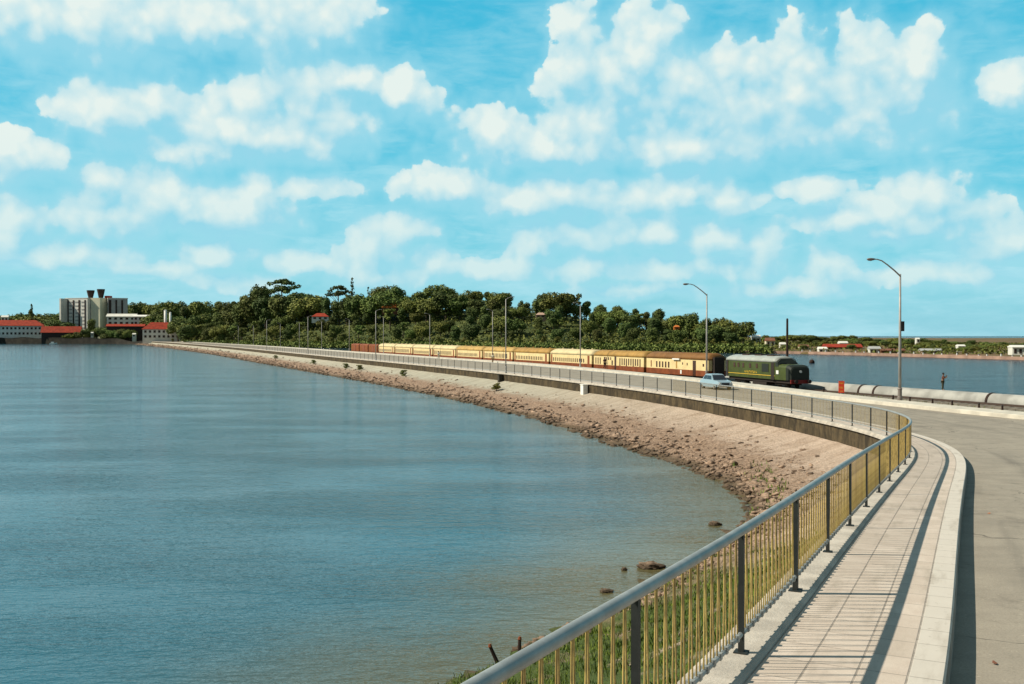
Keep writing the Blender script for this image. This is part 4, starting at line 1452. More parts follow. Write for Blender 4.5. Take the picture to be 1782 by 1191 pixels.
# ------------------------------------------------------------------ people
def skin_mesh(name, verts, edges, radii, m, parent, root=0, lev=1):
    me = bpy.data.meshes.new(name)
    me.from_pydata(verts, edges, [])
    o = bpy.data.objects.new(name, me)
    COL.objects.link(o)
    o.parent = parent
    me.materials.append(m)
    md = o.modifiers.new('skin', 'SKIN')
    md.use_smooth_shade = True
    for i, r in enumerate(radii):
        sv = me.skin_vertices[0].data[i]
        sv.radius = (r, r)
        sv.use_root = (i == root)
    sb = o.modifiers.new('subdivision', 'SUBSURF')
    sb.levels = lev
    sb.render_levels = lev
    return o
def person(label, loc, rz, shirt, trousers, arms, legs, lean=0.0):
    """faces local +y; arms: ((elbow),(wrist)) offsets for left, right; legs: (knee, ankle) per side"""
    o = thing('person', label, 'person', loc, rz)
    J = {'pel': (0, 0, 0.93), 'sp': (0, lean * 0.4, 1.12), 'ch': (0, lean * 0.8, 1.32), 'nk': (0, lean, 1.47), 'hb': (0, lean + 0.02, 1.54), 'hd': (0, lean + 0.035, 1.63), 'ht': (0, lean + 0.02, 1.72)}
    E = [('pel', 'sp'), ('sp', 'ch'), ('ch', 'nk'), ('nk', 'hb'), ('hb', 'hd'), ('hd', 'ht')]
    RD = {'pel': .13, 'sp': .125, 'ch': .14, 'nk': .06, 'hb': .075, 'hd': .10, 'ht': .06}
    for i, sx in enumerate((-1, 1)):
        k = 'l' if sx < 0 else 'r'
        J['sh' + k] = (sx * .17, lean * .9, 1.40)
        RD['sh' + k] = .065
        el, wr = arms[i]
        J['el' + k], J['wr' + k] = el, wr
        RD['el' + k], RD['wr' + k] = .045, .032
        d = (Vector(wr) - Vector(el)).normalized()
        hnd = Vector(wr) + d * .09
        J['hn' + k] = tuple(hnd)
        RD['hn' + k] = .036
        E += [('ch', 'sh' + k), ('sh' + k, 'el' + k), ('el' + k, 'wr' + k), ('wr' + k, 'hn' + k)]
        sd_ = d.cross(Vector((1, 0, 0.2))).normalized()
        for f in range(4):
            J['f%d' % f + k] = tuple(hnd + d * (.075 + .012 * (1.5 - abs(f - 1.5))) + sd_ * (f - 1.5) * .022)
            RD['f%d' % f + k] = .009
            E.append(('hn' + k, 'f%d' % f + k))
        J['th' + k] = tuple(Vector(wr) + d * .08 + sd_ * .075)
        RD['th' + k] = .010
        E.append(('wr' + k, 'th' + k))
        kn, an = legs[i]
        J['hp' + k] = (sx * .10, 0, .86)
        J['kn' + k], J['an' + k] = kn, an
        J['to' + k] = (an[0] + sx * .03, an[1] + .17, an[2] - .05)
        RD['hp' + k], RD['kn' + k], RD['an' + k], RD['to' + k] = .095, .062, .045, .035
        E += [('pel', 'hp' + k), ('hp' + k, 'kn' + k), ('kn' + k, 'an' + k), ('an' + k, 'to' + k)]
    nm = list(J)
    skin_mesh('body', [J[a] for a in nm], [(nm.index(a), nm.index(b)) for a, b in E], [RD[a] for a in nm], M['skin'], o)
    def sub(name, names, m, grow):
        ed = [(names.index(a), names.index(b)) for a, b in E if a in names and b in names]
        skin_mesh(name, [J[a] for a in names], ed, [RD[a] + grow for a in names], m, o)
    sub('shirt', ['pel', 'sp', 'ch', 'shl', 'shr', 'ell', 'elr'], shirt, .02)
    sub('trousers', ['pel', 'hpl', 'hpr', 'knl', 'knr', 'anl', 'anr'], trousers, .026)
    h = MB()
    h.lathe([(.01, 1.77), (.08, 1.755), (.118, 1.69), (.112, 1.63), (.06, 1.60)], (0, lean - 0.005, 0), 12)
    h.build('hair', M['hair'], o, smooth=True)
    f = J['hd']
    MB().tube([(0, f[1] + .09, f[2]), (0, f[1] + .125, f[2] - .03)], [.012, .018], 6).build('nose', M['skin'], o)
    for sx in (-.04, .04):
        MB().lathe([(.004, -.01), (.012, 0), (.004, .01)], (sx, f[1] + .093, f[2] + .025), 6).build('eye', M['white'], o)
    MB().box((0, f[1] + .09, f[2] - .06), (.05, .02, .012)).build('mouth', M['lred'], o)
    return o
cloth = lambda n, c: mat(n, c, 0.9, var=0.2, vscale=6)
walk = (((-.11, .14, .50), (-.11, .08, .10)), ((.11, .02, .48), (.11, -.26, .14)))
stand = (((-.12, .02, .49), (-.13, -.02, .09)), ((.12, .02, .49), (.13, -.02, .09)))
swing = (((-.27, -.06, 1.14), (-.26, .06, .90)), ((.27, .04, 1.14), (.26, .20, .94)))
def face(p, ang=0.0):
    return math.atan2(-p[1], -p[0]) - math.pi / 2 + ang
q_, t_, n_, s_ = at_px(1052, OP, -0.8)
person('person in dark clothes walking on the right pavement beside the second coach', (q_[0], q_[1], 2.665), face(q_, 0.3), cloth('dark_shirt', (0.05, 0.02, 0.025)), cloth('dark_trousers', (0.03, 0.018, 0.018)), swing, walk)
q_, t_, n_, s_ = at_px(857, OP, -RW - 0.9)
person('person in a pale shirt walking on the road edge beside the fifth coach', (q_[0], q_[1], 2.40), face(q_, 2.8), cloth('pale_shirt', (0.62, 0.58, 0.45)), cloth('tan_trousers', (0.25, 0.17, 0.09)), swing, walk)
q_, t_, n_, s_ = at_px(763, OP, -RW - 2.0)
person('person dressed in white on the road near the eighth coach, farthest of the walkers', (q_[0], q_[1], 2.40), face(q_, 0.1), cloth('white_shirt', (0.78, 0.75, 0.66)), cloth('white_trousers', (0.6, 0.55, 0.42)), swing, walk)
tpz = pipe_t(1641)
pa = pipe_at(tpz)
fish = (((-.34, .16, 1.22), (-.16, .30, 1.42)), ((.30, .18, 1.18), (.12, .34, 1.30)))
person('person in brown shirt standing on top of the large pale pipe, arms raised', (pa[0], pa[1], 1.16 + 0.87 - 0.02), face(pa, 1.4), cloth('brown_shirt', (0.16, 0.06, 0.04)), cloth('olive_trousers', (0.07, 0.065, 0.035)), fish, stand, 0.05)

# ------------------------------------------------------------------ trees
def leaf_mesh(name, centres, radii, n, size, m, squash=0.8, shell=0.55):
    """leaf clumps spread through a set of lobes"""
    centres, radii = np.array(centres), np.array(radii)
    pr = radii ** 2
    idx = rng.choice(len(centres), n, p=pr / pr.sum())
    d = rng.normal(size=(n, 3))
    d /= np.linalg.norm(d, axis=1)[:, None]
    rr = radii[idx] * 1.12 * (shell + (1 - shell) * rng.random(n) ** 0.6) * (0.9 + 0.25 * rng.random(n))
    pos = centres[idx] + d * rr[:, None] * np.array([1, 1, squash])
    nrm = d * 0.9 + rng.normal(size=(n, 3)) * 0.55 + np.array([0, 0, 0.35])
    nrm /= np.linalg.norm(nrm, axis=1)[:, None]
    a = np.cross(nrm, rng.normal(size=(n, 3)))
    a /= np.linalg.norm(a, axis=1)[:, None]
    b = np.cross(nrm, a)
    sz = size * (0.55 + 0.9 * rng.random(n))[:, None]
    a, b = a * sz, b * sz * 0.75
    V = np.stack([pos - a - b * 0.3, pos + b * 0.9 - a * 0.2, pos + a + b * 0.2, pos - b * 0.9 + a * 0.3], 1).reshape(-1, 3)
    return V, np.arange(4 * n).reshape(-1, 4)

def tree_kind(name, label, style, H=12.0):
    o = thing(name, label, 'tree')
    cs, rs = [], []
    trunk = MB()
    if style == 'round':
        for k in range(13):
            a, e = random.random() * 6.28, random.uniform(-0.5, 1.0)
            r = random.uniform(1.5, 2.9)
            cs.append((math.cos(a) * r * 0.95, math.sin(a) * r * 0.95, H * 0.54 + e * H * 0.24))
            rs.append(random.uniform(1.4, 2.1))
        cs.append((0, 0, H * 0.6)); rs.append(2.8)
        cs.append((0.5, 0.3, H * 0.38)); rs.append(2.3)
        n, sz, sq, mt = 4600, 0.31, 0.95, 'leafdark'
    elif style == 'broad':
        for k in range(17):
            a, e = random.random() * 6.28, random.uniform(-0.6, 1.0)
            r = random.uniform(1.5, 4.4)
            cs.append((math.cos(a) * r, math.sin(a) * r, H * 0.52 + e * H * 0.27 * (1 - r / 8)))
            rs.append(random.uniform(1.4, 2.3))
        n, sz, sq, mt = 5000, 0.32, 0.9, 'leafmid'
    elif style == 'tall':
        for k in range(14):
            a, e = random.random() * 6.28, random.random()
            r = random.uniform(0.4, 2.1) * (1.1 - 0.6 * e)
            cs.append((math.cos(a) * r, math.sin(a) * r, H * (0.25 + 0.62 * e)))
            rs.append(random.uniform(1.1, 1.8))
        n, sz, sq, mt = 3800, 0.30, 1.0, 'leafdark'
    elif style == 'umbrella':
        for k in range(26):
            a = random.random() * 6.28
            r = random.uniform(1.0, 6.6)
            cs.append((math.cos(a) * r, math.sin(a) * r, H * (0.90 - 0.028 * r + random.choice((0, 0, -0.13)) + random.uniform(-.02, .03))))
            rs.append(random.uniform(0.9, 1.5))
        n, sz, sq, mt = 2400, 0.27, 0.36, 'leafdark'
    elif style == 'feather':
        for k in range(12):
            e = k / 11
            a = random.random() * 6.28
            r = 1.1 * (1 - e)
            cs.append((math.cos(a) * r, math.sin(a) * r, H * (0.2 + 0.75 * e)))
            rs.append(0.35 + 0.9 * (1 - e))
        n, sz, sq, mt = 520, 0.30, 1.3, 'leafpale'
    elif style == 'cone':
        for k in range(16):
            e = k / 15
            a = random.random() * 6.28
            r = 1.6 * (1 - e)
            cs.append((math.cos(a) * r, math.sin(a) * r, H * (0.18 + 0.76 * e)))
            rs.append(0.4 + 1.6 * (1 - e))
        n, sz, sq, mt = 1400, 0.36, 1.0, 'leafdark'
    elif style == 'open':
        for k in range(12):
            a = random.random() * 6.28
            r = random.uniform(0.6, 3.4)
            cs.append((math.cos(a) * r, math.sin(a) * r, H * random.uniform(0.5, 0.9)))
            rs.append(random.uniform(0.8, 1.4))
        n, sz, sq, mt = 900, 0.38, 0.75, 'leafmid'
    else:  # bush
        for k in range(9):
            a = random.random() * 6.28
            r = random.uniform(0.2, 2.4)
            cs.append((math.cos(a) * r, math.sin(a) * r, H * random.uniform(0.25, 0.65)))
            rs.append(random.uniform(0.9, 1.5))
        n, sz, sq, mt = 1100, 0.28, 0.8, 'scrub'
    V, F = leaf_mesh('crown', cs, rs, n, sz, M[mt], sq)
    cr = np_mesh('crown', V, F, M[mt], o)
    top = H * (0.80 if style in ('umbrella', 'open') else 0.6)
    tr_ = 0.28 if style != 'bush' else 0.1
    trunk.tube([(0, 0, -1.0), (0.1, 0.05, top * 0.35), (0.0, 0.1, top * 0.7), (0.05, 0.0, top)], [tr_ * 1.3, tr_, tr_ * 0.75, tr_ * 0.35], 7)
    for c in random.sample(cs, min(len(cs), 7 if style in ('umbrella', 'open', 'broad') else 4)):
        z0 = top * random.uniform(0.45, 0.75)
        m_ = (c[0] * 0.45, c[1] * 0.45, z0 + (c[2] - z0) * 0.55)
        trunk.tube([(0.04, 0.05, z0), m_, c], [tr_ * 0.5, tr_ * 0.3, tr_ * 0.1], 5)
    trunk.build('trunk', M['palebark' if style in ('umbrella', 'feather') else 'bark'], o)
    zmax = float(np.percentile(V[:, 2], 99.7))
    o['top'] = zmax
    return o

KINDS = {}
LBL = {'round': ('broadleaf_tree', 'dense dark round crowned tree in the wood on the hill'),
       'broad': ('spreading_tree', 'mid green wide spreading tree in the wood on the hill'),
       'tall': ('tall_tree', 'dark narrow upright tree in the wood on the hill'),
       'open': ('loose_tree', 'light green loose crowned tree in the wood on the hill'),
       'bush': ('shrub', 'low bright green shrub at the foot of the hill')}
GRP = {k: v[1].replace('tree', 'trees').replace('shrub', 'shrubs') for k, v in LBL.items()}
variants = {}
used = set()
def plant(style, x, y, h, wide=1.0, label=None, name=None, group=True, tilt=None):
    vs_ = variants.setdefault(style, [])
    need = {'round': 3, 'broad': 3, 'tall': 3, 'open': 2, 'bush': 3}.get(style, 1)
    if len(vs_) < need:
        nm, lb = LBL.get(style, (name or 'tree', label))
        o = tree_kind(name or nm, label or lb, style)
        vs_.append((o, o['top'], [(c.name, c.data) for c in o.children]))
        top = o['top']
        del o['top']
    else:
        src, top, _ = random.choice(vs_)
        o = dup(src, (0, 0, 0))
        o.name = name or LBL.get(style, (name or 'tree', 0))[0]
    o.location = (x, y, float(terr(x, y)) - 0.2)
    k = h / top
    o.scale = (k * wide, k * wide, k)
    o.rotation_euler = (0, 0, random.random() * 6.28)
    if label:
        o['label'] = label
        if 'group' in o:
            del o['group']
        if group is not True and group:
            o['group'] = group
    else:
        o['label'] = LBL[style][1]
        o['group'] = GRP[style]
    return o

def plant_px(style, px, ytop, t, wide=1.0, **kw):
    d = shore_d(px) + t
    x = (px - 891) / 1700 * d
    zt = CAMZ + (583 - ytop) / 1700 * d
    h = max(2.2, zt - float(terr(x, d)) + 0.2)
    return plant(style, x, d, h, wide, **kw)

PRX = [215, 300, 340, 400, 430, 445, 470, 490, 520, 560, 600, 640, 665, 690, 712, 735, 765, 800, 845, 875, 895, 910, 935, 965, 985, 1010, 1040, 1060, 1075, 1090, 1105, 1130, 1145, 1165, 1200, 1230, 1270, 1310, 1325]
PRY = [526, 526, 528, 524, 515, 500, 506, 512, 511, 513, 511, 509, 499, 500, 513, 505, 497, 506, 507, 509, 530, 526, 508, 506, 514, 514, 527, 540, 533, 545, 534, 545, 538, 549, 546, 551, 556, 564, 590]
prof_y = lambda px: float(np.interp(px, PRX, PRY))
# the trees one can tell apart on the skyline
plant_px('umbrella', 490, 486, 105, 0.72, label='flat topped umbrella tree standing highest above the wood, left of the hill crest', name='umbrella_tree')
plant_px('umbrella', 589, 497, 110, 0.66, label='second flat topped umbrella tree, with thin open crown beside the pale feathery trees', name='umbrella_tree')
plant_px('round', 450, 497, 95, 0.72, label='large dark ball shaped tree left of the tallest umbrella tree', name='broadleaf_tree')
plant_px('feather', 613, 484, 110, 0.75, label='tall thin pale feathery tree rising beside the second umbrella tree', name='feathery_tree')
plant_px('feather', 641, 500, 112, 0.75, label='shorter pale feathery tree right of the tall feathery one', name='feathery_tree')
plant_px('round', 664, 499, 105, 1.0, label='dark round tree on the crest, left one of the pair above the orange roofed house', name='broadleaf_tree')
plant_px('round', 692, 499, 105, 1.0, label='dark round tree on the crest, right one of the pair above the orange roofed house', name='broadleaf_tree')
plant_px('broad', 765, 496, 110, 1.15, label='largest wide dark tree at the middle of the hill crest', name='spreading_tree')
plant_px('open', 1303, 560, 25, 0.8, label='single loose tree at the right end of the wood above the locomotive', name='loose_tree')
plant_px('cone', 55, 531, 60, 0.62, label='pointed dark conifer above the long red roofs at far left', name='conifer_tree')
plant_px('open', 1003, 511, 108, 0.9, label='loose palm like tree leaning right on the crest above the third coach', name='loose_tree')
for px in (522, 548, 570, 630, 716, 735, 800, 822, 846, 870, 912, 935, 950, 968, 985, 1022, 1040, 1058, 1076, 1090, 1105, 1122, 1145, 1163, 1183, 1204, 1226, 1248, 1268, 1286):
    plant_px(random.choice(['round', 'round', 'broad', 'tall', 'broad']), px + random.uniform(-4, 4), prof_y(px) + 2 + random.uniform(-3, 5), random.uniform(85, 120) * (1 if px < 1150 else 0.55), random.uniform(0.85, 1.15))
for px in range(530, 1290, 30):
    plant_px(random.choice(['round', 'broad', 'round']), px + random.uniform(-8, 8), prof_y(px) + random.uniform(8, 16), random.uniform(86, 96) * (1 if px < 1150 else 0.6), random.uniform(1.0, 1.3))
for px in range(222, 432, 17):
    plant_px(random.choice(['round', 'broad', 'tall']), px + random.uniform(-5, 5), prof_y(px) + random.uniform(-3, 6), random.uniform(120, 170), random.uniform(0.9, 1.2))
for px, yt in ((428, 520), (440, 516), (462, 516), (478, 511), (496, 513), (508, 510), (420, 526), (536, 514), (604, 514), (618, 512), (650, 513), (640, 516)):
    plant_px(random.choice(['round', 'broad', 'round']), px, yt + random.uniform(0, 4), random.uniform(80, 92), random.uniform(0.9, 1.2))
def open_y(p):
    for a_, b_, y_ in ((655, 706, 537), (536, 578, 553), (708, 790, 545), (926, 956, 552), (1166, 1190, 574)):
        if a_ < p < b_:
            return y_
    return 0
# the slope below
for row, (t0, t1, step, lo_, hi_) in enumerate(((64, 84, 27, 9.0, 13), (42, 60, 28, 8, 12), (22, 38, 30, 6, 10.5))):
    px = 330.0
    while px < 1295:
        if random.random() < 0.9:
            p2 = px + random.uniform(-8, 8)
            t = random.uniform(t0, t1) * (1 if p2 < 1150 else 0.7)
            d = shore_d(p2) + t
            x = (p2 - 891) / 1700 * d
            h = random.uniform(lo_, hi_)
            cap_ = CAMZ + (583 - max(open_y(p2), prof_y(p2) + 6 + 8 * row)) / 1700 * d - float(terr(x, d))
            h = max(3.5 if not open_y(p2) else 1.5, min(h, cap_))
            plant(random.choice(['round', 'broad', 'broad', 'tall', 'open', 'round']), x, d, h, random.uniform(0.9, 1.3))
        px += step * random.uniform(0.8, 1.2)
# shrubs at the foot
px = 300.0
while px < 1330:
    t = random.uniform(5, 18)
    d = shore_d(px) + t
    x = (px - 891) / 1700 * d
    plant('bush', x, d, random.uniform(3.0, 5.5), random.uniform(1.0, 1.5))
    px += random.uniform(14, 30)
# undergrowth over the slope: one mass
def scrub_field(n, pxa, pxb, ta, tb, hz, sz, name, label, m, z0=0.0, clump=-9):
    px = pxa + (pxb - pxa) * rng.random(n)
    tt = ta + (tb - ta) * rng.random(n)
    sdv = np.interp(px, np.arange(-100, 2300, 10), [shore_d(p) for p in np.arange(-100, 2300, 10)])
    Yv = sdv + tt
    Xv = (px - 891) / 1700 * Yv
    keep = fb(Xv, Yv, 2.7, 0.06) + 0.5 * fb(Xv, Yv, 1.1, 0.19) > clump
    Xv, Yv = Xv[keep], Yv[keep]
    n = len(Xv)
    Zv = terr(Xv, Yv) + z0 + hz * rng.random(n) ** 1.3
    pos = np.stack([Xv, Yv, Zv], -1)
    nrm = rng.normal(size=(n, 3)) + np.array([0, 0, 0.6])
    nrm /= np.linalg.norm(nrm, axis=1)[:, None]
    a = np.cross(nrm, rng.normal(size=(n, 3)))
    a /= np.linalg.norm(a, axis=1)[:, None]
    b = np.cross(nrm, a)
    s_ = sz * (0.5 + rng.random(n))[:, None]
    a, b = a * s_, b * s_ * 0.8
    V = np.stack([pos - a - b * 0.3, pos + b * 0.9, pos + a + b * 0.2, pos - b * 0.9], 1).reshape(-1, 3)
    tag(np_mesh(name, V, np.arange(4 * n).reshape(-1, 4), M[m]), label, kind='stuff')
scrub_field(8000, 320, 1345, -2.2, 0.6, 2.8, 0.5, 'undergrowth', 'dark green growth hanging over the hill shoreline', 'leafmid', -1.7)
scrub_field(9000, 320, 1340, 0.5, 16, 2.2, 0.5, 'undergrowth', 'dark green growth along the hill foot by the water', 'leafmid')
scrub_field(22000, 320, 1330, 3, 120, 2.6, 0.55, 'undergrowth', 'green undergrowth covering the hill slope', 'scrub')
scrub_field(26000, 1330, 1900, 6, 330, 1.5, 0.45, 'scrub_vegetation', 'low brown green scrub on the far right shore', 'scrub', 0.0, 0.12)

# ------------------------------------------------------------------ buildings
def on_land(px, t):
    d = shore_d(px) + t
    x = (px - 891) / 1700 * d
    return x, d, float(terr(x, d))
def house(name, label, px0, px1, yroof, yeave, ybase, t, wallm, roofm, depth=9.0, nwin=5, hip=True, rows=1, cat='building', sink=6.0, winm='bdark'):
    pc = (px0 + px1) / 2
    x, d, z = on_land(pc, t)
    k = d / 1700
    w = (px1 - px0) * k
    zr, ze, zb = CAMZ + (583 - yroof) * k, CAMZ + (583 - yeave) * k, CAMZ + (583 - ybase) * k
    o = thing(name, label, cat, (x, d, zb), -math.atan2(x, d) * 0.6)
    he = ze - zb
    MB().box((0, depth / 2, he / 2 - sink / 2), (w * 0.95, depth * 0.92, he + sink)).build('wall', M[wallm], o)
    hr = zr - ze
    ins = min(w * 0.28, depth * 0.5) if hip else -0.0
    rb = [(-w / 2, -0.2, he), (w / 2, -0.2, he), (w / 2, depth + 0.2, he), (-w / 2, depth + 0.2, he)]
    rt = [(-w / 2 + ins, depth / 2 - 0.1, he + hr), (w / 2 - ins, depth / 2 - 0.1, he + hr), (w / 2 - ins, depth / 2 + 0.1, he + hr), (-w / 2 + ins, depth / 2 + 0.1, he + hr)]
    MB().loft([[(a, b, c - 0.25) for a, b, c in rb], rb, rt]).build('roof', M[roofm], o)
    for r in range(rows):
        zc = he * (r + 0.5) / rows
        hh = min(1.8, he / rows * 0.5)
        for i in range(nwin):
            xx = -w * 0.46 + w * 0.92 * (i + 0.5) / nwin
            MB().box((xx, depth * 0.04 - 0.03, zc), (w * 0.92 / nwin * 0.5, 0.1, hh)).build('window', M[winm], o)
    return o
house('long_building', 'long pale building with red hipped roof at the far left waterfront', -40, 72, 557, 567, 585, 4, 'bpale', 'redroof', 16, 16, True, 2)
house('low_shed', 'low open sided shed with bright red roof between the long building and the hotel', 73, 138, 568, 579, 593, 6, 'bdark', 'redroof', 12, 6, False)
house('low_block', 'low modern pale block in front of the hotel right wing', 186, 236, 546, 551, 566, 56, 'bwhite', 'bwhite', 14, 5, False, 2)
house('low_block', 'small white annex to the right of the pale block below the wood', 232, 264, 548, 551, 566, 54, 'bwhite', 'bpale', 12, 4, False, 2)
house('terrace_building', 'dark low terrace with red roof below the pale block', 186, 250, 564, 568, 586, 20, 'bdark', 'redroof', 10, 6, False)
house('customs_house', 'white two storey house with red roof where the causeway reaches the shore', 248, 314, 561, 573, 590, 12, 'bwhite', 'redroof', 12, 8, True, 2)
house('small_house', 'tiny white house among the trees above the long building at far left', 2, 14, 549, 552, 559, 45, 'bwhite', 'bwhite', 7, 2, False)
house('hut', 'tiny white hut below the hotel trees', 158, 162, 578, 579.5, 586, 10, 'bwhite', 'bwhite', 5, 1, False)
house('hut', 'tiny white hut left of the red roofed white house', 230, 236, 580, 582, 587, 6, 'bwhite', 'bwhite', 5, 1, False)
house('hill_house', 'orange roofed house near the crest below the pair of round trees', 664, 698, 526, 535, 542, 78, 'brownroof', 'orangeroof', 9, 3, True, sink=2.0)
house('hill_house', 'small red roofed house low in the trees left of the hill middle', 542, 572, 545, 551, 557, 52, 'bpale', 'redroof', 8, 3, True, sink=2.0)
house('hill_house', 'small pinkish house high on the slope above the fourth coach', 932, 950, 544, 548, 553, 60, 'pinkwall', 'pinkwall', 7, 2, True, sink=2.0)
house('hut', 'little orange hut in the trees above the first coach', 1173, 1183, 566, 569, 573, 30, 'orangeroof', 'orangeroof', 5, 1, True, sink=0.3)
tw = thing('terrace_wall', 'long pale terrace wall on the slope below the largest wide tree', 'wall', (0, 0, 0))
xa, da, za = on_land(712, 92)
xb, db, zb = on_land(786, 92)
k = da / 1700
zc = CAMZ + (583 - 542) * k
MB().box(((xa + xb) / 2, (da + db) / 2, zc - 1.6), (math.hypot(xb - xa, db - da), 0.5, 3.5), math.atan2(db - da, xb - xa)).build('wall_face', M['leafpale'], tw)
MB().box(((xa + xb) / 2, (da + db) / 2, zc + 0.22), (math.hypot(xb - xa, db - da), 0.7, 0.14), math.atan2(db - da, xb - xa)).build('coping', M['pinkwall'], tw)
# white twin towers behind the red roofed house
for px, y0, y1, r, lb in ((288, 541, 562, 1.05, 'taller white cylindrical tower behind the red roofed white house'), (296.5, 545, 562, 0.75, 'shorter white cylindrical tower right of the taller one')):
    x, d, z = on_land(px, 30)
    k = d / 1700
    zt, zb = CAMZ + (583 - y0) * k, CAMZ + (583 - 585) * k
    o = thing('round_tower', lb, 'tower', (x, d, zb))
    MB().lathe([(r, 0), (r, zt - zb)], n=14).build('shaft', M['white'], o, smooth=True)
    MB().lathe([(r * 1.08, zt - zb), (r * 1.08, zt - zb + 0.3), (r * 0.4, zt - zb + 0.7)], n=14).build('cap', M['white'], o)

# hotel tower block: two wings and a pale core
hx, hd, hz = on_land(165, 75)
k = hd / 1700
ht = thing('hotel_building', 'tall pale hotel of two wings with dark vertical strips and two roof tanks', 'hotel', (hx, hd, 2.0))
HT = CAMZ + (583 - 520) * k - 2.0
def wing(px0, px1, ang, fins, wallm, finm, y0=0.0):
    xa, xb = (px0 - 165) * k, (px1 - 165) * k
    w = (xb - xa)
    cxm = (xa + xb) / 2
    mb = MB().box((cxm, 7 + y0, HT / 2), (w, 14, HT), ang)
    o = mb.build('wing', M[wallm], ht)
    ca, sa = math.cos(ang), math.sin(ang)
    for f, wd in fins:
        lx, ly = -w / 2 + w * f, -7.05
        MB().box((cxm + lx * ca - ly * sa, 7 + y0 + lx * sa + ly * ca, HT / 2 - 0.6), (wd, 0.7, HT - 1.4), ang).build('window_strip', M[finm], ht)
    for f in (0.25, 0.52, 0.8):
        lx, ly = -w / 2 + w * f, -7.06
        for r in range(11):
            MB().box((cxm + lx * ca - ly * sa, 7 + y0 + lx * sa + ly * ca, HT * (r + 0.65) / 11.6), (w * 0.13, 0.3, 1.1), ang).build('window', M['bgrey'], ht)
    MB().box((cxm, 7 + y0, HT + 0.35), (w + 0.6, 14.4, 0.7), ang).build('parapet', M['bwhite'], ht)
wing(112, 163, R(-22), ((0.13, 1.7), (0.38, 1.5), (0.64, 1.7), (0.90, 1.3)), 'bpale', 'bdark')
wing(182, 214, R(26), ((0.10, 2.2), (0.42, 1.4), (0.72, 1.6)), 'bgrey', 'bdark', 1.0)  # right wing's shade is put into its grey wall colour
MB().box(((112.5 - 165) * k, 4.4, HT / 2), (1.8, 15, HT + 0.2), R(-22)).build('end_wall', M['bwhite'], ht)
MB().box(((172.5 - 165) * k, 4.0, HT / 2 + 0.2), (18.0 * k, 15, HT + 0.8), R(-14)).build('stair_tower', M['bcream'], ht)
for px, y0 in ((153, 505), (171, 503)):
    zt = CAMZ + (583 - y0) * k - 2.0
    MB().lathe([(1.6, HT), (1.9, HT + 0.8), (3.4, zt - 0.8), (3.4, zt)], ((px - 165) * k, 6, 0), 14).build('roof_tank', M['bdark'], ht)
MB().box(((184 - 165) * k, 6, HT + 1.6), (4.5, 6, 2.2)).build('lift_house', M['redroof'], ht)

# harbour wall and boat on the left shore
hw = thing('harbour_wall', 'long dark harbour wall along the far left waterfront', 'wall')
rows, cop = [], []
for x in np.linspace(-560, -292, 60):
    yv = float(ysh(x)) - 0.6
    zt_ = float(np.interp(x, [-600, -330, -305], [5.4, 4.6, 2.2])) + 0.5 * math.sin(x * 0.21)
    rows.append([(x, yv - 0.4, -1.0), (x, yv, zt_), (x, yv + 1.6, zt_)])
    cop.append([(x, yv - 0.1, zt_), (x, yv - 0.1, zt_ + .35), (x, yv + 0.5, zt_ + .35), (x, yv + 0.5, zt_)])
MB().strip(rows).build('wall_face', M['seawall'], hw, fixn=False)
MB().strip(cop).build('coping', M['seawall'], hw, fixn=False)
c = px_on(92.5, 599.5, 0.0)
bt = thing('boat', 'tiny white boat moored under the harbour wall', 'boat', (c[0], c[1], 0.0), 0.2)
MB().loft([[(-2.6, -0.9, 0.1), (-2.6, 0.9, 0.1), (-2.6, 1.0, 0.9), (-2.6, -1.0, 0.9)], [(0.6, -0.9, 0.05), (0.6, 0.9, 0.05), (0.6, 1.1, 1.0), (0.6, -1.1, 1.0)], [(2.9, -0.05, 0.5), (2.9, 0.05, 0.5), (3.1, 0.1, 1.3), (3.1, -0.1, 1.3)]]).build('hull', M['white'], bt)
MB().box((-0.6, 0, 1.5), (2.2, 1.5, 1.1), 0, 0.85).build('cabin', M['white'], bt)
# trees of the town
TOWN = 'town trees on the far left shore'
for px, yt, t, st in ((20, 548, 60, 'broad'), (38, 546, 75, 'round'), (75, 548, 70, 'broad'), (95, 545, 80, 'round'), (82, 556, 40, 'round'), (104, 558, 35, 'broad'), (118, 563, 40, 'round'),
                      (-10, 549, 70, 'round'), (60, 552, 50, 'broad'), (133, 572, 22, 'tall'), (158, 556, 50, 'tall'), (150, 574, 18, 'round'), (168, 572, 26, 'broad'), (180, 570, 22, 'round'),
                      (196, 575, 8, 'broad'), (212, 573, 10, 'round'), (226, 574, 9, 'broad'), (205, 578, 6, 'round'), (272, 548, 78, 'broad'), (310, 556, 40, 'broad'),
                      (322, 566, 15, 'round'), (140, 578, 14, 'broad'), (183, 581, 7, 'broad'), (118, 581, 9, 'broad')):
    plant_px(st, px, yt, t, random.uniform(1.0, 1.4), label='dark leafy tree among the buildings of the far left town', group=TOWN, name=LBL[st][0])
for px in range(280, 420, 15):
    plant_px(random.choice(['round', 'broad']), px + random.uniform(-4, 4), random.uniform(540, 556), random.uniform(60, 100), random.uniform(1.0, 1.3))
for px in range(325, 430, 16):
    plant_px(random.choice(['round', 'broad', 'open']), px + random.uniform(-4, 4), random.uniform(560, 572), random.uniform(14, 40), random.uniform(1.0, 1.3))

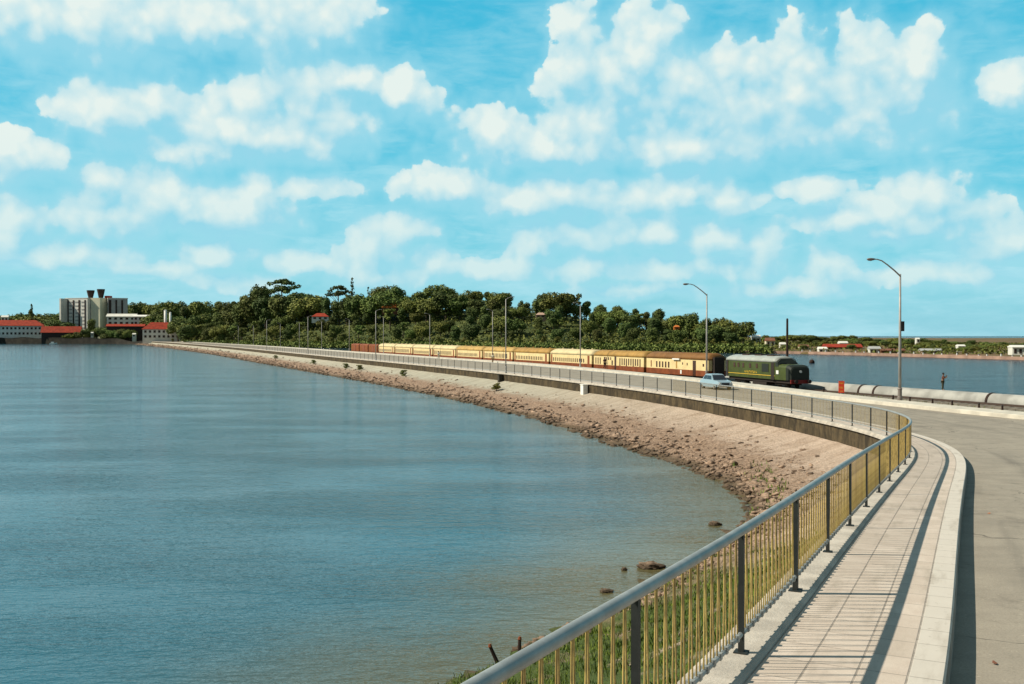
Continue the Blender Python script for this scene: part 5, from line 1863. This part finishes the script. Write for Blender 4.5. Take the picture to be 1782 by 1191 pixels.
# dark weed clumps on the causeway bank
for px, py, lb in ((545, 632, 'dark weed clump on the pale bank, farthest along the causeway'), (602, 640, 'dark weed clump on the pale bank below the goods vans'),
                   (626, 638, 'larger dark weed clump on the bank below the last coach'), (702, 652, 'dark weed clump on the bank below the distant walkers'),
                   (480, 617, 'small dark weed clump far along the bank'), (866, 676, 'small weed clump on the bank left of the dark buttress')):
    q_, t_, n_, s_ = at_px(px, LP, -3.5)
    o = plant('bush', 0, 500, 1.0, 1.2, label=lb, group=None, name='weed_clump')
    if 'group' in o:
        del o['group']
    p_ = LP.at(s_)[0]
    d_ = q_[1]
    zt_ = CAMZ + (583 - py) * d_ / 1700
    o.location = (q_[0], q_[1], bank_z(s_, -3.5, p_) - 0.25)
    o.scale = (0.27, 0.27, 0.15)
# right shore: sea wall with posts, houses, scattered bushes
sw = thing('sea_wall', 'long low pinkish sea wall along the far right shore', 'wall')
rows = []
for px in np.arange(1280, 2000, 6):
    d = shore_d(px) - 0.8
    x = (px - 891) / 1700 * d
    rows.append([(x, d, -0.8), (x, d + 0.1, 1.0), (x, d + 1.0, 1.0)])
MB().strip(rows).build('wall_face', M['seawallpale'], sw, fixn=False)
mp = None
for px in list(range(1396, 1790, 19)):
    p2 = px + random.uniform(-6, 6)
    d = shore_d(p2) - 0.4
    x = (p2 - 891) / 1700 * d
    if mp is None:
        mp = thing('mooring_post', 'pale post on the sea wall of the far right shore', 'post', (x, d, 0.9), group='posts on the far right sea wall')
        MB().box((0, 0, 0.45), (0.4, 0.4, 0.9), 0, 0.8).build('shaft', M['white'], mp)
        MB().box((0, 0, 0.95), (0.5, 0.5, 0.14), 0, 0.7).build('cap', M['timber'], mp)
    else:
        dup(mp, (x, d, 0.9 - random.choice((0, 0.2, 0.4))))
for a in (('shore_house', 'white house at the foot of the wood right of the single loose tree', 1309, 1324, 583, 587, 598, 70, 'bwhite', 'bpale', 7, 2),
          ('shore_house', 'pale yellow house behind the locomotive beside the white house', 1333, 1349, 588, 593, 604, 55, 'bcream', 'brownroof', 7, 2),
          ('shore_house', 'small white house left of the timber pole', 1358, 1368, 596, 599, 607, 40, 'bwhite', 'bwhite', 6, 1),
          ('shore_house', 'white hut at the water edge right of the timber pole', 1425, 1440, 604, 607, 615, 8, 'bwhite', 'bpale', 6, 2),
          ('warehouse', 'long low red roofed shed on the far right shore', 1436, 1500, 599, 604, 609, 45, 'pinkwall', 'redroof', 10, 6),
          ('shore_house', 'white gabled house behind the long red roofed shed', 1461, 1476, 594, 597, 604, 75, 'bwhite', 'bwhite', 7, 2),
          ('shore_house', 'grey white house at the water edge left of the nearest lamp', 1514, 1533, 603, 607, 617, 10, 'bwhite', 'bgrey', 7, 3),
          ('warehouse', 'brown roofed sheds just left of the nearest lamp', 1534, 1575, 607, 610, 617, 14, 'brownroof', 'brownroof', 8, 4),
          ('shore_house', 'white block at the right edge of the far shore', 1763, 1790, 601, 604, 619, 22, 'bwhite', 'bpale', 8, 3),
          ('shore_house', 'low cream house between the timber pole and the water edge hut', 1392, 1408, 600, 603, 609, 30, 'bcream', 'brownroof', 7, 2),
          ('shore_house', 'tiny white house among the bushes midway between the lamp and the right edge', 1668, 1680, 600, 602, 609, 60, 'bwhite', 'bpale', 6, 2),
          ('warehouse', 'long grey roofed shed low on the shore right of the nearest lamp', 1605, 1640, 607, 610, 616, 20, 'pinkwall', 'bgrey', 8, 5),
          ('shore_house', 'tiny pale house on the low ridge right of the nearest lamp', 1595, 1601, 588, 590, 597, 150, 'bwhite', 'bwhite', 5, 1)):
    house(a[0], a[1], a[2], a[3], a[4], a[5], a[6], a[7], a[8], a[9], a[10], a[11], False)
for k in range(54):
    px = 1335 + k * 8.8 + random.uniform(-4, 4)
    yt = float(np.interp(px, [1320, 1400, 1560, 1700, 1800], [582, 585, 589, 594, 599])) + random.uniform(-1, 2.5)
    plant_px(random.choice(['broad', 'round']), px, yt + random.choice((-3, 0, 1, 3)), random.uniform(170, 260), random.uniform(1.2, 3.0), label='small far tree on the ridge line of the low right shore', group='trees on the ridge of the far right shore', name='broadleaf_tree')
RB = 'bushes and small trees on the far right shore'
for k in range(70):
    px = random.uniform(1325, 1800)
    t = random.uniform(20, 170)
    yt = float(np.interp(px, [1320, 1400, 1560, 1700, 1800], [588, 590, 593, 598, 603])) + random.uniform(0, 5) if t > 70 else random.uniform(602, 610)
    plant_px(random.choice(['broad', 'round', 'bush']), px, yt, t, random.uniform(1.5, 2.6), label='small dark bush on the low far right shore', group=RB, name='shrub')
